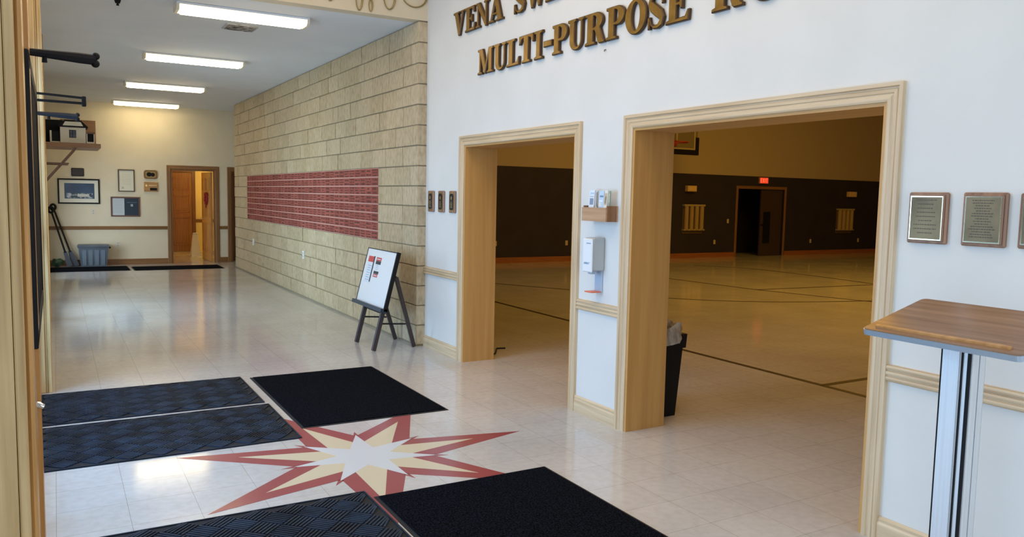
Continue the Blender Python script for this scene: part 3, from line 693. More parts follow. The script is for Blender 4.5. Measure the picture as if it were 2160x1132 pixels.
brochure(4.412, .010, 3.19, .195, 3, (.55, .55, .52), 'thin grey leaflet standing between the two stacks in the oak box', [(.0, .5, .45, .95, (.22, .22, .24))])
brochure(4.355, .028, 3.19, .195, 3, (.52, .66, .80), 'pale blue brochure with white print standing right of the thin leaflet', [(.1, .8, .78, .84, (.18, .28, .45)), (.2, .9, .62, .68, (.8, .85, .9)), (.5, .95, .46, .60, (.75, .73, .6))])
brochure(4.305, .018, 3.185, .20, 5, (.78, .74, .66), 'cream brochure with a tan photo near the right end of the oak box', [(.1, .9, .5, .9, (.55, .45, .32)), (.3, .7, .55, .8, (.75, .65, .5))])
brochure(4.279, .006, 3.20, .195, 3, (.30, .38, .30), 'dark green leaflet at the very right end of the oak box', [(.2, .8, .6, .9, (.6, .65, .5))])

t = thing('sanitizer_dispenser', 'white and grey wall-mounted hand sanitizer dispenser above the chair rail', 'dispenser', (XW, 4.44, .91))
def rbox(name, x0, x1, y0, y1, z0, z1, c, m, par): return MB().box((x0, y0, z0), (x1, y1, z1), 0, c).build(name, m, par)
rbox('housing', 3.165, XW, 4.387, 4.495, 1.055, 1.282, .008, m_grey, t)
rbox('front_cover', 3.150, 3.166, 4.387, 4.495, 1.045, 1.275, .006, m_white, t)
rbox('nozzle', 3.175, 3.215, 4.42, 4.465, 1.030, 1.056, .005, mat('pale_blue_grey', (.42, .50, .60), .4), t)
rbox('mounting_bracket', XW - .012, XW, 4.40, 4.485, .905, 1.056, .003, mat('pale_blue_grey', (.42, .50, .60), .4), t)
rbox('drip_tray', 3.165, XW - .012, 4.40, 4.485, .903, .911, .003, mat('orange_plastic', (.75, .16, .07), .4), t)
g = MB()
for q, (a, b_) in enumerate(((.15, .75), (.25, .6), (.2, .8))): g.box((3.1493, 4.387 + .108 * (1 - b_), 1.10 + q * .0042), (3.1502, 4.387 + .108 * (1 - a), 1.1045 + q * .0042))
g.build('printed_label', mat('label_blue_grey', (.25, .36, .48), .5), t)
MB().box((3.1493, 4.40, 1.24), (3.1502, 4.45, 1.247)).build('printed_label', mat('label_blue_grey', (.25, .36, .48), .5), t)

# ------------------------------------------------------------------ lectern with sloped top
t = thing('lectern', 'slant-topped lectern with walnut top, aluminium edge and aluminium column at right', 'lectern', (2.68, 1.555, 0))
A = Vector((2.51, 1.825, 1.10)); Cc = Vector((2.51, 1.27, 1.10)); B = Vector((2.87, 1.825, 1.193))
ey = (Cc - A).normalized(); ex = (B - A).normalized(); ez = ey.cross(ex).normalized()
if ez.z < 0: ez = -ez
LW, LD = (Cc - A).length, (B - A).length
def lpt(u, v, d): return tuple(A + ex * u + ey * v + ez * d)
def rr(u0, u1, v0, v1, r, n=6):
    P = []
    for cx, cy, a0 in ((u1 - r, v1 - r, 0), (u0 + r, v1 - r, 90), (u0 + r, v0 + r, 180), (u1 - r, v0 + r, 270)):
        P += [(cx + r * math.cos(math.radians(a0 + 90 * i / n)), cy + r * math.sin(math.radians(a0 + 90 * i / n))) for i in range(n + 1)]
    return P
MB().prism(rr(0, LD, 0, LW, .022), lpt, -.020, -.001).build('edge_band', mat('satin_edge_metal', (.42, .50, .58), .4, .7), t)
MB().prism(rr(.004, LD - .004, .004, LW - .004, .02), lpt, -.004, .003).build('top_board', m_walnut_y, t)
MB().prism(rr(.030, .046, .035, LW - .05, .0075), lpt, .002, .010).build('pencil_ledge', m_amber, t)
g = MB(); px, py, hw = 2.70, 1.56, .030
zt = lambda x: 1.10 + (x - 2.51) * (B.z - A.z) / (B.x - A.x) - .018
def post_box(x0, x1, y0, y1, m=0, zl=.02):
    P = [(x0, y0, zl), (x1, y0, zl), (x1, y1, zl), (x0, y1, zl), (x0, y0, zt(x0)), (x1, y0, zt(x1)), (x1, y1, zt(x1)), (x0, y1, zt(x0))]
    g.poly(P, [(0, 3, 2, 1), (4, 5, 6, 7), (0, 1, 5, 4), (1, 2, 6, 5), (2, 3, 7, 6), (3, 0, 4, 7)], m)
post_box(2.656, 2.744, 1.516, 1.604)
g.build('column', m_alu, t)
g = MB(); post_box(2.6545, 2.746, 1.506, 1.516); post_box(2.6545, 2.746, 1.604, 1.6085); post_box(2.652, 2.656, 1.530, 1.536); g.build('black_groove', m_black, t)
g = MB(); post_box(2.650, 2.6545, 1.542, 1.600); post_box(2.662, 2.70, 1.502, 1.506); post_box(2.706, 2.738, 1.502, 1.506); g.build('cover_strip', m_alu, t)
MB().box((2.50, 1.33, .0), (2.92, 1.79, .02), 0, .005).build('base_plate', m_alu, t)

# ------------------------------------------------------------------ easel
t = thing('easel', 'black folding easel holding a white notice board beside the block wall', 'easel', (2.9, 7.65, 0))
sl = .25
def fp(y, z, d=0): n_ = Vector((-1, 0, sl)).normalized() * d; return (2.69 + sl * z + n_.x, y, z + n_.z)
for y in (7.385, 7.895): MB().bar(fp(y, 0.005), fp(y, .93), .045, .030, 0, (0, 1, 0), .004).build('front_leg', m_brown_pl, t)
MB().bar((3.140, 7.425, .005), fp(7.345, .74, -.035), .04, .028, 0, (0, 1, 0), .004).build('rear_leg', m_brown_pl, t)
MB().bar((3.120, 7.885, .005), fp(7.93, .74, -.035), .04, .028, 0, (0, 1, 0), .004).build('rear_leg', m_brown_pl, t)
MB().bar(fp(7.385, .27), (3.035, 7.40, .25), .014).build('spreader', m_black, t)
MB().bar(fp(7.895, .27), (3.02, 7.895, .25), .014).build('spreader', m_black, t)
MB().bar(fp(7.345, .74, -.03), fp(7.93, .74, -.03), .02).build('hinge_bar', m_black, t)
MB().bar(fp(7.385, .375, -.005), fp(7.895, .375, -.005), .02).build('cross_bar', m_black, t)
g = MB()
def fbox(y0, y1, z0, z1, d0, d1): g.prism([(y0, z0), (y1, z0), (y1, z1), (y0, z1)], lambda u, v, d: fp(u, v, d), d0, d1)
fbox(7.285, 8.105, .42, .965, .018, .034); bo = g.build('white_board', m_white, t)
g = MB(); fbox(7.262, 7.287, .40, .975, .005, .042); fbox(8.103, 8.113, .41, .968, .012, .038); fbox(7.285, 8.105, .964, .972, .012, .037); g.build('board_frame', m_black, t)
g = MB(); fbox(7.262, 8.125, .385, .422, .005, .075); g.build('board_tray', mat('blue_black_plastic', (.02, .035, .05), .35), t)
# printed sheets (illegible blocks of red, black and grey print)
red = mat('print_red', (.62, .06, .05), .5); blk = mat('print_black', (.03, .03, .035), .5); gry = mat('print_grey', (.35, .42, .55), .5); ppr = mat('paper_pale', (.72, .77, .85), .5)
g = MB(); fbox(7.845, 8.02, .62, .885, .034, .0352); g.build('poster', ppr, t)
for nm, m_, L4 in (('red_print', red, [(7.87, 8.03, .83, .89, .0352, .0362), (7.66, 7.80, .855, .89, .034, .0355), (7.675, 7.80, .69, .72, .034, .0355)]),
                   ('black_print', blk, [(7.845, 7.875, .63, .895, .0352, .0364), (7.66, 7.80, .82, .854, .034, .0355), (7.665, 7.80, .722, .75, .034, .0355)]),
                   ('grey_print', gry, [(7.89 + .01 * (q % 3), 8.0, .645 + q * .024, .651 + q * .024, .0352, .036) for q in range(7)] + [(7.70, 7.775, .768 + q * .018, .772 + q * .018, .034, .035) for q in range(3)]),
                   ('white_print', m_white, [(7.68, 7.785, .868, .876, .0355, .036), (7.69, 7.785, .701, .709, .0355, .036)])):
    for a6 in L4:
        g = MB(); fbox(*a6); g.build(nm, m_, t)

# ------------------------------------------------------------------ waste bin behind the post
t = thing('trash_can', 'tall slim black trash can just inside the gym behind the post', 'trash can', (3.76, 4.45, 0))
def frustum(mb, c, a0, b0, z0, a1, b1, z1, m=0):
    P = [(c[0] - a0, c[1] - b0, z0), (c[0] + a0, c[1] - b0, z0), (c[0] + a0, c[1] + b0, z0), (c[0] - a0, c[1] + b0, z0), (c[0] - a1, c[1] - b1, z1), (c[0] + a1, c[1] - b1, z1), (c[0] + a1, c[1] + b1, z1), (c[0] - a1, c[1] + b1, z1)]
    mb.poly(P, [(0, 3, 2, 1), (0, 1, 5, 4), (1, 2, 6, 5), (2, 3, 7, 6), (3, 0, 4, 7), (4, 5, 6, 7)], m)
g = MB(); frustum(g, (3.745, 4.47), .098, .20, 0, .125, .235, .575); g.build('bin_body', m_black, t)
g = MB(); frustum(g, (3.748, 4.47), .135, .245, .50, .140, .25, .60); g.build('rim', m_black, t)
m_bag = noise_col('clear_liner', (.30, .27, .22), (.55, .52, .46), 26, .25, (1, 1, .3), bump=.5, bscale=30)
g = MB(); n = 40
for ringz, k_, am in ((.52, 1.02, .008), (.585, 1.06, .014), (.635, 1.02, .018), (.665, .97, .02), (.655, .85, .02), (.58, .8, .01)):
    for i in range(n):
        a = 2 * math.pi * i / n; cx = math.copysign(abs(math.cos(a)) ** .5, math.cos(a)); cy = math.copysign(abs(math.sin(a)) ** .5, math.sin(a))
        w_ = k_ + am * 3 * math.sin(7 * a + ringz * 40); g.v.append((3.745 + .135 * cx * w_, 4.47 + .245 * cy * w_, ringz + am * math.sin(5 * a + ringz * 30)))
for r_ in range(5):
    for i in range(n): g.f.append((r_ * n + i, r_ * n + (i + 1) % n, (r_ + 1) * n + (i + 1) % n, (r_ + 1) * n + i)); g.mi.append(0)
g.build('liner_bag', m_bag, t, True)
g = MB(); rn = random.Random(5)
for i in range(26):
    a = rn.uniform(0, 6.28); r_ = rn.uniform(.2, .9); p = Vector((3.745 + .10 * r_ * math.cos(a), 4.47 + .2 * r_ * math.sin(a), .60 + rn.uniform(0, .055)))
    mt = Matrix.Translation(p) @ Matrix.Rotation(rn.uniform(0, 3), 4, 'Z') @ Matrix.Rotation(rn.uniform(-.8, .8), 4, 'X')
    g.box((-.04, -.02, -.004), (.04, .02, .004), rn.choice((0, 1, 1)), 0, mt)
o = g.build('rubbish', [m_white, mat('wrapper_blue', (.06, .12, .22), .4)], t); o['kind'] = 'stuff'

# black cord and stopper at the foot of the small doorway
g = MB(); g.tube([(3.60, 6.66, .012), (3.72, 6.75, .01), (3.80, 6.88, .008), (3.86, 6.98, .008), (3.95, 6.96, .008)], .007, 8)
tag(g.build('power_cord', m_black, None, True), 'short black cord lying on the gym floor at the foot of the small doorway', 'cord')

# ------------------------------------------------------------------ mats
def slab_mat(name, x0, x1, y0, y1, label, kind):
    t = thing('floor_mat', label, 'floor mat', ((x0 + x1) / 2, (y0 + y1) / 2, 0), 'dark floor mats')
    h = .0055; e = .022
    P = [(x0, y0, 0), (x1, y0, 0), (x1, y1, 0), (x0, y1, 0), (x0 + .006, y0 + .006, h * .6), (x1 - .006, y0 + .006, h * .6), (x1 - .006, y1 - .006, h * .6), (x0 + .006, y1 - .006, h * .6)]
    MB().poly(P, [(0, 3, 2, 1), (4, 5, 6, 7), (0, 1, 5, 4), (1, 2, 6, 5), (2, 3, 7, 6), (3, 0, 4, 7)]).build('rubber_border', m_matedge, t)
    if kind == 'carpet':
        # short pile: slightly undulating surface
        MB().box((x0 + e, y0 + e, .003), (x1 - e, y1 - e, .0105), 0, .003).build('carpet_pile', m_carpet, t)
    elif kind == 'basket':
        g = MB(); c0 = .118; d_ = c0 / math.sqrt(2)
        # grid turned 45 degrees: alternate blocks of five ribs
        mx, my = x1 - e, y1 - e
        for i in range(-30, 60):
            for j in range(-60, 40):
                cx = x1 - .07 - (i + j) * d_; cy = y1 - .07 - (i - j) * d_
                if not (x0 + e + .01 < cx < x1 - e - .01 and y0 + e + .01 < cy < y1 - e - .01): continue
                a = math.radians(45 if ((i + j) % 2 == 0) else -45)
                # ribs oriented along the row direction or across it
                for k_ in range(6):
                    off = (k_ - 2.5) * c0 / 6.1
                    dx, dy = math.cos(a), math.sin(a); nx, ny = -dy, dx
                    L0 = c0 * .475
                    ax, ay = cx + nx * off - dx * L0, cy + ny * off - dy * L0; bx, by = cx + nx * off + dx * L0, cy + ny * off + dy * L0
                    # clip to mat
                    def clip(px, py): return min(max(px, x0 + e), x1 - e), min(max(py, y0 + e), y1 - e)
                    ax, ay = clip(ax, ay); bx, by = clip(bx, by)
                    if math.hypot(bx - ax, by - ay) > .015: g.bar((ax, ay, .0062), (bx, by, .0062), .0100, .0088)
        o = g.build('raised_ribs', m_rubber, t)
        g = MB(); w_ = .012
        g.box((x0 + .004, y0 + .004, .004), (x1 - .004, y0 + w_, .0085)); g.box((x0 + .004, y1 - w_, .004), (x1 - .004, y1 - .004, .0085)); g.box((x0 + .004, y0 + w_, .004), (x0 + w_, y1 - w_, .0085)); g.box((x1 - w_, y0 + w_, .004), (x1 - .004, y1 - w_, .0085))
        g.build('raised_edge', m_rubber, t)
    return t
slab_mat('m', -.10, 1.361, 2.93, 3.853, 'blue-black rubber mat with basket-weave ribs in front, below the star', 'basket')
slab_mat('m', 1.372, 2.415, 2.0, 3.765, 'nearest black carpet mat lying right of the ribbed mat, below the star', 'carpet')
slab_mat('m', 1.365, 2.437, 5.10, 6.72, 'black carpet mat between the star and the easel', 'carpet')
slab_mat('m', -.135, 1.318, 4.90, 5.812, 'blue-black ribbed rubber mat directly left of the star', 'basket')
slab_mat('m', -.135, 1.304, 5.872, 6.775, 'blue-black ribbed rubber mat behind the pale gap, left of the carpet mat', 'basket')
slab_mat('m', -.14, 1.225, 16.72, 17.66, 'flat dark mat at the corridor end in front of the grey tote', 'carpet')
slab_mat('m', 1.275, 2.93, 16.66, 17.46, 'flat black mat at the corridor end in front of the open door', 'carpet')

# ------------------------------------------------------------------ star inlay
t = thing('floor_star', 'red, cream and white seven-pointed star inlaid in the tile floor between the mats', 'floor inlay', (1.5525, 4.40, 0))
ctr = (1.5525, 4.40)
def sp_(r, k_): a = math.radians(1.4 + 51.4286 * k_); return (ctr[0] + r * math.cos(a), ctr[1] + r * math.sin(a))
def flat(mb, P, z, m=0): mb.prism(P, lambda u, v, d: (u, v, d), .0002, z, m)
g = MB(); g2 = MB(); g3 = MB()
for k_ in range(7):
    flat(g, [sp_(1.08, k_), sp_(.405, k_ + .5), sp_(.16, k_), sp_(.405, k_ - .5)], .0010)
    flat(g2, [sp_(.73, k_), sp_(.275, k_ + .37), sp_(.155, k_), sp_(.275, k_ - .37)], .0014)
    a_ = sp_(.495, k_ + .5); b_ = sp_(.41, k_ + .545); c_ = sp_(.41, k_ + .455); flat(g, [a_, b_, c_], .0010)
P = []
for k_ in range(7): P += [sp_(.16, k_), sp_(.425, k_ + .5)]
for k_ in range(7): flat(g3, [ctr, sp_(.16, k_), sp_(.425, k_ + .5), sp_(.16, k_ + 1)], .0018)
g.build('red_rays', m_red, t); g2.build('cream_rays', m_yel, t); g3.build('white_center', m_pale, t)

# ------------------------------------------------------------------ ceiling fixtures
m_lens = mat('lit_lens', (.9, .85, .7), .4, emit=(1, .78, .42), estr=2.2)
m_tube = mat('lit_tube_glow', (1, .95, .85), .4, emit=(1, .80, .46), estr=42)
CY = [8.10, 11.20, 14.36, 17.50]
labs = ['fluorescent ceiling light nearest the camera, largest of the four', 'fluorescent ceiling light second from the camera', 'fluorescent ceiling light third from the camera', 'fluorescent ceiling light farthest away, by the cream wall']
def fixture(yc, label):
    x0, x1 = 1.01, 2.235; hw = .128
    t = thing('ceiling_light', label, 'ceiling light', ((x0 + x1) / 2, yc, ZC), 'fluorescent corridor lights')
    g = MB(); g.box((x0, yc - hw, ZC - .022), (x1, yc + hw, ZC - .0005), 0, .004); g.build('housing', m_white, t)
    P = [(-hw + .008, -.022), (-hw + .018, -.056), (-hw + .045, -.070), (hw - .045, -.070), (hw - .018, -.056), (hw - .008, -.022)]
    g = MB(); g.prism(P, lambda u, v, d: (d, yc + u, ZC + v), x0 + .025, x1 - .025); g.build('lens', m_lens, t)
    for yy in (-.055, .055):
        g = MB(); g.tube([(x0 + .05, yc + yy, ZC - .0700), (x1 - .05, yc + yy, ZC - .0700)], .014, 8); g.build('glowing_tube', m_tube, t)
    for a, b_ in ((x0, x0 + .025), (x1 - .025, x1)):
        g = MB(); g.prism([(-hw, -.02), (-hw + .012, -.060), (-hw + .042, -.076), (hw - .042, -.076), (hw - .012, -.060), (hw, -.02)], lambda u, v, d: (d, yc + u, ZC + v), a, b_); g.build('end_cap', mat('warm_white_cap', (.8, .72, .55), .5), t)
for yc, lb in zip(CY, labs): fixture(yc, lb)
# ceiling grille + small sprinkler
t = thing('ceiling_vent', 'dusty ceiling air grille just beyond the nearest fluorescent light', 'vent', (1.75, 8.85, ZC))
g = MB(); g.box((1.58, 8.70, ZC - .012), (1.90, 9.0, ZC - .0005), 0, .003); g.build('frame', noise_col('dusty_white', (.35, .33, .31), (.55, .54, .52), 18, .6), t)
for i in range(5):
    MB().bar((1.60, 8.74 + i * .055, ZC - .016), (1.88, 8.74 + i * .055, ZC - .016), .02, .006).build('louvre', noise_col('dusty_slat', (.05, .04, .035), (.45, .43, .40), 22, .6), t)
g = MB(); g.tube([(.545, 8.27, ZC), (.545, 8.27, ZC - .03)], [.03, .02], 14); g.tube([(.545, 8.27, ZC - .03), (.545, 8.27, ZC - .05)], [.008, .014], 10)
tag(g.build('sprinkler_head', m_black, None, True), 'small dark sprinkler head on the corridor ceiling at the photo top edge', 'sprinkler')

# ------------------------------------------------------------------ far wall pictures and fittings
def picture(name, x0, x1, z0, z1, fw, mf, label, cat, fill, extra=None):
    t = thing(name, label, cat, ((x0 + x1) / 2, YF, z0), 'framed pictures on the far wall')
    g = MB(); d = .025
    g.box((x0, YF - d, z0), (x0 + fw, YF, z1), 0, .003); g.box((x1 - fw, YF - d, z0), (x1, YF, z1), 0, .003)
    g.box((x0 + fw, YF - d, z0), (x1 - fw, YF, z0 + fw), 0, .003); g.box((x0 + fw, YF - d, z1 - fw), (x1 - fw, YF, z1), 0, .003)
    g.build('frame', mf, t)
    for i, (nm, a, b_, u, v, m, dd) in enumerate(fill):
        g = MB(); X = lambda q: x0 + fw + (x1 - x0 - 2 * fw) * q; Z = lambda q: z0 + fw + (z1 - z0 - 2 * fw) * q
        g.box((X(a), YF - dd, Z(u)), (X(b_), YF - dd + .004, Z(v))); g.build(nm, m, t)
    return t
m_cream = mat('cream_mat_board', (.72, .70, .60), .7); m_art = noise_col('night_sky_print', (.008, .025, .07), (.02, .06, .14), 3, .3)
m_snow = noise_col('lit_buildings_print', (.02, .04, .06), (.45, .50, .55), 14, .4, lo=.45, hi=.6)
picture('framed_picture', .045, .785, 1.235, 1.735, .028, m_black, 'wide black-framed night picture with cream mat, above the grey tote', 'picture',
        [('mat_board', 0, 1, 0, 1, m_cream, .010), ('print', .13, .90, .17, .86, m_art, .0115), ('lit_scene', .18, .85, .19, .42, m_snow, .0125), ('bright_houses', .46, .76, .26, .38, mat('pale_windows', (.55, .55, .50), .5), .013)])
m_gilt = mat('brown_black_frame', (.06, .035, .02), .35)
tp = mat('ivory_paper', (.70, .68, .56), .7); pt = mat('faint_print', (.48, .46, .38), .7)
picture('framed_certificate', 1.120, 1.425, 1.495, 1.945, .018, m_gilt, 'tall thin-framed ivory certificate left of the two small wooden plaques', 'certificate',
        [('paper', 0, 1, 0, 1, tp, .010)] + [('text_line', .2, .8, .80 - q * .07, .812 - q * .07, pt, .0108) for q in range(8)] + [('seal', .18, .32, .10, .2, pt, .0108)])
picture('framed_certificate', .975, 1.515, .985, 1.388, .028, mat('red_brown_frame', (.12, .05, .035), .35), 'wide frame holding a white letter beside a navy cover, below the tall certificate', 'certificate',
        [('letter_sheet', 0, .46, 0, 1, mat('bluish_paper', (.50, .56, .60), .6), .010)] + [('text_line', .07, .38, .82 - q * .09, .835 - q * .09, mat('grey_print_2', (.36, .42, .46), .7), .0108) for q in range(8)] +
        [('navy_cover', .46, 1, 0, 1, mat('navy_cover', (.012, .03, .055), .5), .010), ('crest', .70, .79, .52, .66, mat('silver_print', (.35, .38, .42), .5), .0108), ('title_bar', .56, .93, .74, .77, mat('navy_print', (.10, .16, .22), .5), .0108)])
# small plaques
t = thing('black_plaque', 'small plain black plaque above the wide night picture', 'plaque', (.40, YF, 1.775)); MB().box((.290, YF - .018, 1.782), (.515, YF, 1.945), 0, .012).build('plate', mat('brown_black', (.02, .012, .012), .4), t)
t = thing('wooden_plaque', 'upper rounded wooden plaque with dark oval left of the open door', 'plaque', (1.73, YF, 1.76))
MB().prism([(1.73 + x, 1.857 + z) for x, z in rr(-.13, .13, -.09, .09, .05)], lambda u, v, d: (u, YF - d, v), 0, .02).build('wood_backing', m_farx, t)
MB().prism([(1.73 + x, 1.857 + z) for x, z in rr(-.10, .10, -.065, .065, .04)], lambda u, v, d: (u, YF - d, v), .018, .023).build('gold_plate', m_brassdull, t)
g = MB(); g.ellipsoid((1.70, YF - .024, 1.86), (.05, .004, .045)); g.ellipsoid((1.77, YF - .024, 1.855), (.04, .004, .04)); g.build('dark_motif', m_black, t, True)
t = thing('wooden_plaque', 'lower rectangular wooden plaque with small black plate left of the open door', 'plaque', (1.73, YF, 1.5))
MB().box((1.60, YF - .02, 1.505), (1.865, YF, 1.700), 0, .006).build('wood_backing', m_amber_x, t)
MB().box((1.71, YF - .023, 1.53), (1.845, YF - .019, 1.585)).build('black_plate', m_black, t)
g = MB(); g.box((1.62, YF - .026, 1.60), (1.67, YF - .019, 1.66), 0, .01); g.box((1.68, YF - .024, 1.625), (1.84, YF - .019, 1.64)); g.build('gold_emblem', m_brass, t)
def outlet(x, z, label, face='y', xx=None, m=m_white, toggle=False, name='wall_outlet', cat='outlet', grp=None):
    loc = (x, YF, z) if face == 'y' else (xx, x, z)
    if face == 'g': loc = (x, GY1, z)
    t = thing(name, label, cat, loc, grp)
    if face in 'yg':
        Y = YF if face == 'y' else GY1
        MB().box((x - .036, Y - .006, z - .058), (x + .036, Y, z + .058), 0, .002).build('cover_plate', m, t)
        MB().box((x - .014, Y - .009, z + .010), (x + .014, Y - .0055, z + .036)).build('socket', mat('socket_grey', (.45, .45, .43), .5), t); MB().box((x - .014, Y - .009, z - .036), (x + .014, Y - .0055, z - .010)).build('socket', mat('socket_grey', (.45, .45, .43), .5), t)
    else:
        MB().box((xx - .014, x - .036, z - .058), (xx + .01, x + .036, z + .058), 0, .002).build('cover_plate', m, t)
        MB().box((xx - .017, x - .014, z + .010), (xx - .0135, x + .014, z + .036)).build('socket', mat('socket_grey', (.45, .45, .43), .5), t); MB().box((xx - .017, x - .014, z - .036), (xx - .0135, x + .014, z - .010)).build('socket', mat('socket_grey', (.45, .45, .43), .5), t)
m_cplate = mat('cream_plate', (.68, .62, .52), .5)
outlet(.66, 1.075, 'cream light switch plate on the far wall below the night picture', m=m_cplate, name='switch_plate', cat='switch')
outlet(1.09, .42, 'cream outlet low on the far wall right of the grey tote', m=m_cplate)
outlet(11.67, .634, 'white outlet on the block wall, nearer the easel', 'x', XB)
outlet(15.10, .62, 'white outlet on the block wall, farther from the easel', 'x', XB)

# ------------------------------------------------------------------ tote, shovels, bag at the corridor end
t = thing('storage_tote', 'grey plastic storage tote with lid against the far wall', 'storage bin', (.635, 17.86, 0))
m_tote = noise_col('grey_blue_plastic', (.075, .095, .125), (.10, .125, .16), 3, .4)
g = MB(); frustum(g, (.633, 17.87), .228, .135, 0, .262, .165, .385); g.build('tub', m_tote, t)
for i in range(4):
    x = .633 - .165 + i * .11
    g = MB(); frustum(g, (x, 17.87 - .150), .034, .006, .03, .038, .016, .33); g.build('moulded_rib', mat('light_grey_blue', (.13, .17, .22), .35), t)
g = MB(); frustum(g, (.633, 17.87), .275, .178, .375, .285, .185, .405); frustum(g, (.633, 17.87), .285, .185, .405, .262, .16, .435); g.build('lid', m_tote, t)
MB().box((.905, 17.82, .355), (.945, 17.92, .385), 0, .006).build('handle', m_black, t)
def shovel(p_top, p_bot, label, blade):
    p_top, p_bot = Vector(p_top), Vector(p_bot)
    t = thing('snow_shovel', label, 'shovel', tuple(p_bot), 'shovels leaning in the corridor corner')
    MB().tube([p_top, p_bot + (p_top - p_bot) * .25], .018, 10).build('shaft', m_black, t, True)
    d = (p_top - p_bot).normalized()
    g = MB(); n_ = 12; c = p_top + d * .04
    g.tube([c + Vector((.042 * math.cos(2 * math.pi * i / n_), 0, .055 * math.sin(2 * math.pi * i / n_))) for i in range(n_)], .022, 8, 0, True); g.build('grip', m_black, t, True)
    g = MB(); side = Vector((0, 1, 0)).cross(d).normalized(); m0 = p_bot + (p_top - p_bot) * .27
    pts = [m0 + side * .03, m0 - side * .03, p_bot - side * blade, p_bot + side * blade]
    fr = [tuple(q) for q in pts]; bk = [tuple(q + Vector((0, .018, 0))) for q in pts]
    g.poly(fr + bk, [(0, 1, 2, 3), (7, 6, 5, 4), (0, 4, 5, 1), (1, 5, 6, 2), (2, 6, 7, 3), (3, 7, 4, 0)]); g.build('blade', mat('navy_shovel', (.012, .02, .04), .4), t)
shovel((-.03, 17.98, 1.13), (.315, 17.84, .01), 'black-handled snow shovel with navy blade, leaning next to the grey tote', .07)
shovel((-.07, 17.90, 1.08), (.215, 17.74, .02), 'black-handled snow shovel with small blade, leaning left of the other shovel', .05)
g = MB(); rn = random.Random(2)
g.ellipsoid((.00, 17.82, .085), (.115, .09, .085), 0, 18, 10)
v2 = [];
for (x, y, z) in g.v: v2.append((x + .012 * math.sin(40 * z + 9 * y), y + .01 * math.sin(35 * x), max(z + .014 * math.sin(50 * x + 20 * y), 0)))
g.v = v2
tag(g.build('plastic_bag', noise_col('dark_green_bag', (.01, .02, .015), (.03, .12, .06), 14, .3), None, True), 'crumpled dark green plastic bag on the floor under the leaning shovels', 'bag')

# ------------------------------------------------------------------ shelf and model house on left wall
t = thing('wall_shelf', 'brown wooden shelf on diagonal brackets high on the left wall', 'shelf', (XL, 14.4, 2.17))
MB().box((XL, 14.0, 2.172), (.640, 15.1, 2.238), 0, .004).build('shelf_board', wood('shelf_brown', (.22, .10, .04), (.34, .17, .07), 'x', .4), t)
for y in (14.12, 14.95):
    MB().bar((XL, y, 1.60), (.30, y, 2.172), .03, .045, 0, (0, 1, 0)).build('diagonal_brace', m_darkoak, t)
    MB().bar((XL, y, 1.925), (.20, y, 1.925), .018, .02).build('tie_bar', m_darkoak, t)
zs = 2.239
t = thing('model_house', 'cream model house with black-edged roof on the left wall shelf', 'model house', (.27, 14.35, zs))
m_hw = mat('cream_card', (.78, .75, .64), .6)
hx0, hx1, hy0, hy1 = .095, .443, 14.18, 14.60
MB().box((hx0, hy0, zs), (hx1, hy1, zs + .245)).build('walls', m_hw, t)
g = MB(); P = [(hx0 - .03, zs + .245), (hx1 + .03, zs + .245), (hx1 + .03, zs + .262), (.40, zs + .335), (.385, zs + .355), (.155, zs + .355), (.14, zs + .335), (hx0 - .03, zs + .262)]
g.prism(P, lambda u, v, d: (u, d, v), hy0 - .02, hy1 + .02); g.build('roof', m_black, t)
MB().prism([(hx0 + .035, zs + .268), (hx1 - .035, zs + .268), (.375, zs + .330), (.165, zs + .330)], lambda u, v, d: (u, d, v), hy0 - .028, hy0 - .02).build('gable', m_hw, t)
g = MB(); g.box((.215, hy0 - .006, zs + .085), (.310, hy0, zs + .205)); g.build('window', m_black, t)
g = MB()
for (a, b_, u, v) in ((.222, .258, .093, .142), (.266, .303, .093, .142), (.222, .258, .150, .198), (.266, .303, .150, .198)): g.box((a, hy0 - .008, zs + u), (b_, hy0 - .005, zs + v))
g.build('window_pane', mat('dark_pane', (.03, .03, .035), .2), t)
g = MB(); g.box((.455, hy0 + .06, zs + .02), (.56, hy1, zs + .17), 0); g.build('side_porch', m_black, t)
g = MB(); g.box((.452, hy0 + .03, zs), (.565, hy0 + .06, zs + .035)); g.box((.452, hy0 + .03, zs + .035), (.465, hy0 + .06, zs + .16)); g.box((.552, hy0 + .03, zs + .035), (.565, hy0 + .06, zs + .16)); g.build('porch_posts', m_hw, t)
g = MB(); g.box((.448, hy0 + .02, zs + .16), (.572, hy1, zs + .185)); g.build('porch_roof', m_darkoak, t)
g = MB(); g.box((-.02, hy0 + .04, zs + .02), (.092, hy1, zs + .175), 0); g.build('side_porch', m_black, t)
g = MB(); g.box((-.045, hy0 + .02, zs), (-.02, hy0 + .06, zs + .185)); g.box((-.02, hy0 + .02, zs), (.09, hy0 + .06, zs + .022)); g.build('porch_posts', m_hw, t)
t = thing('display_box', 'brown wooden backboard with black panel standing behind the model house', 'box', (.2, 14.75, zs))
MB().box((.10, 14.66, zs), (.60, 14.76, zs + .40), 0, .004).build('brown_board', wood('box_brown', (.30, .15, .06), (.42, .23, .10), 'x', .5), t)
MB().box((-.12, 14.62, zs), (.14, 14.80, zs + .38), 0, .004).build('black_panel', m_black, t)

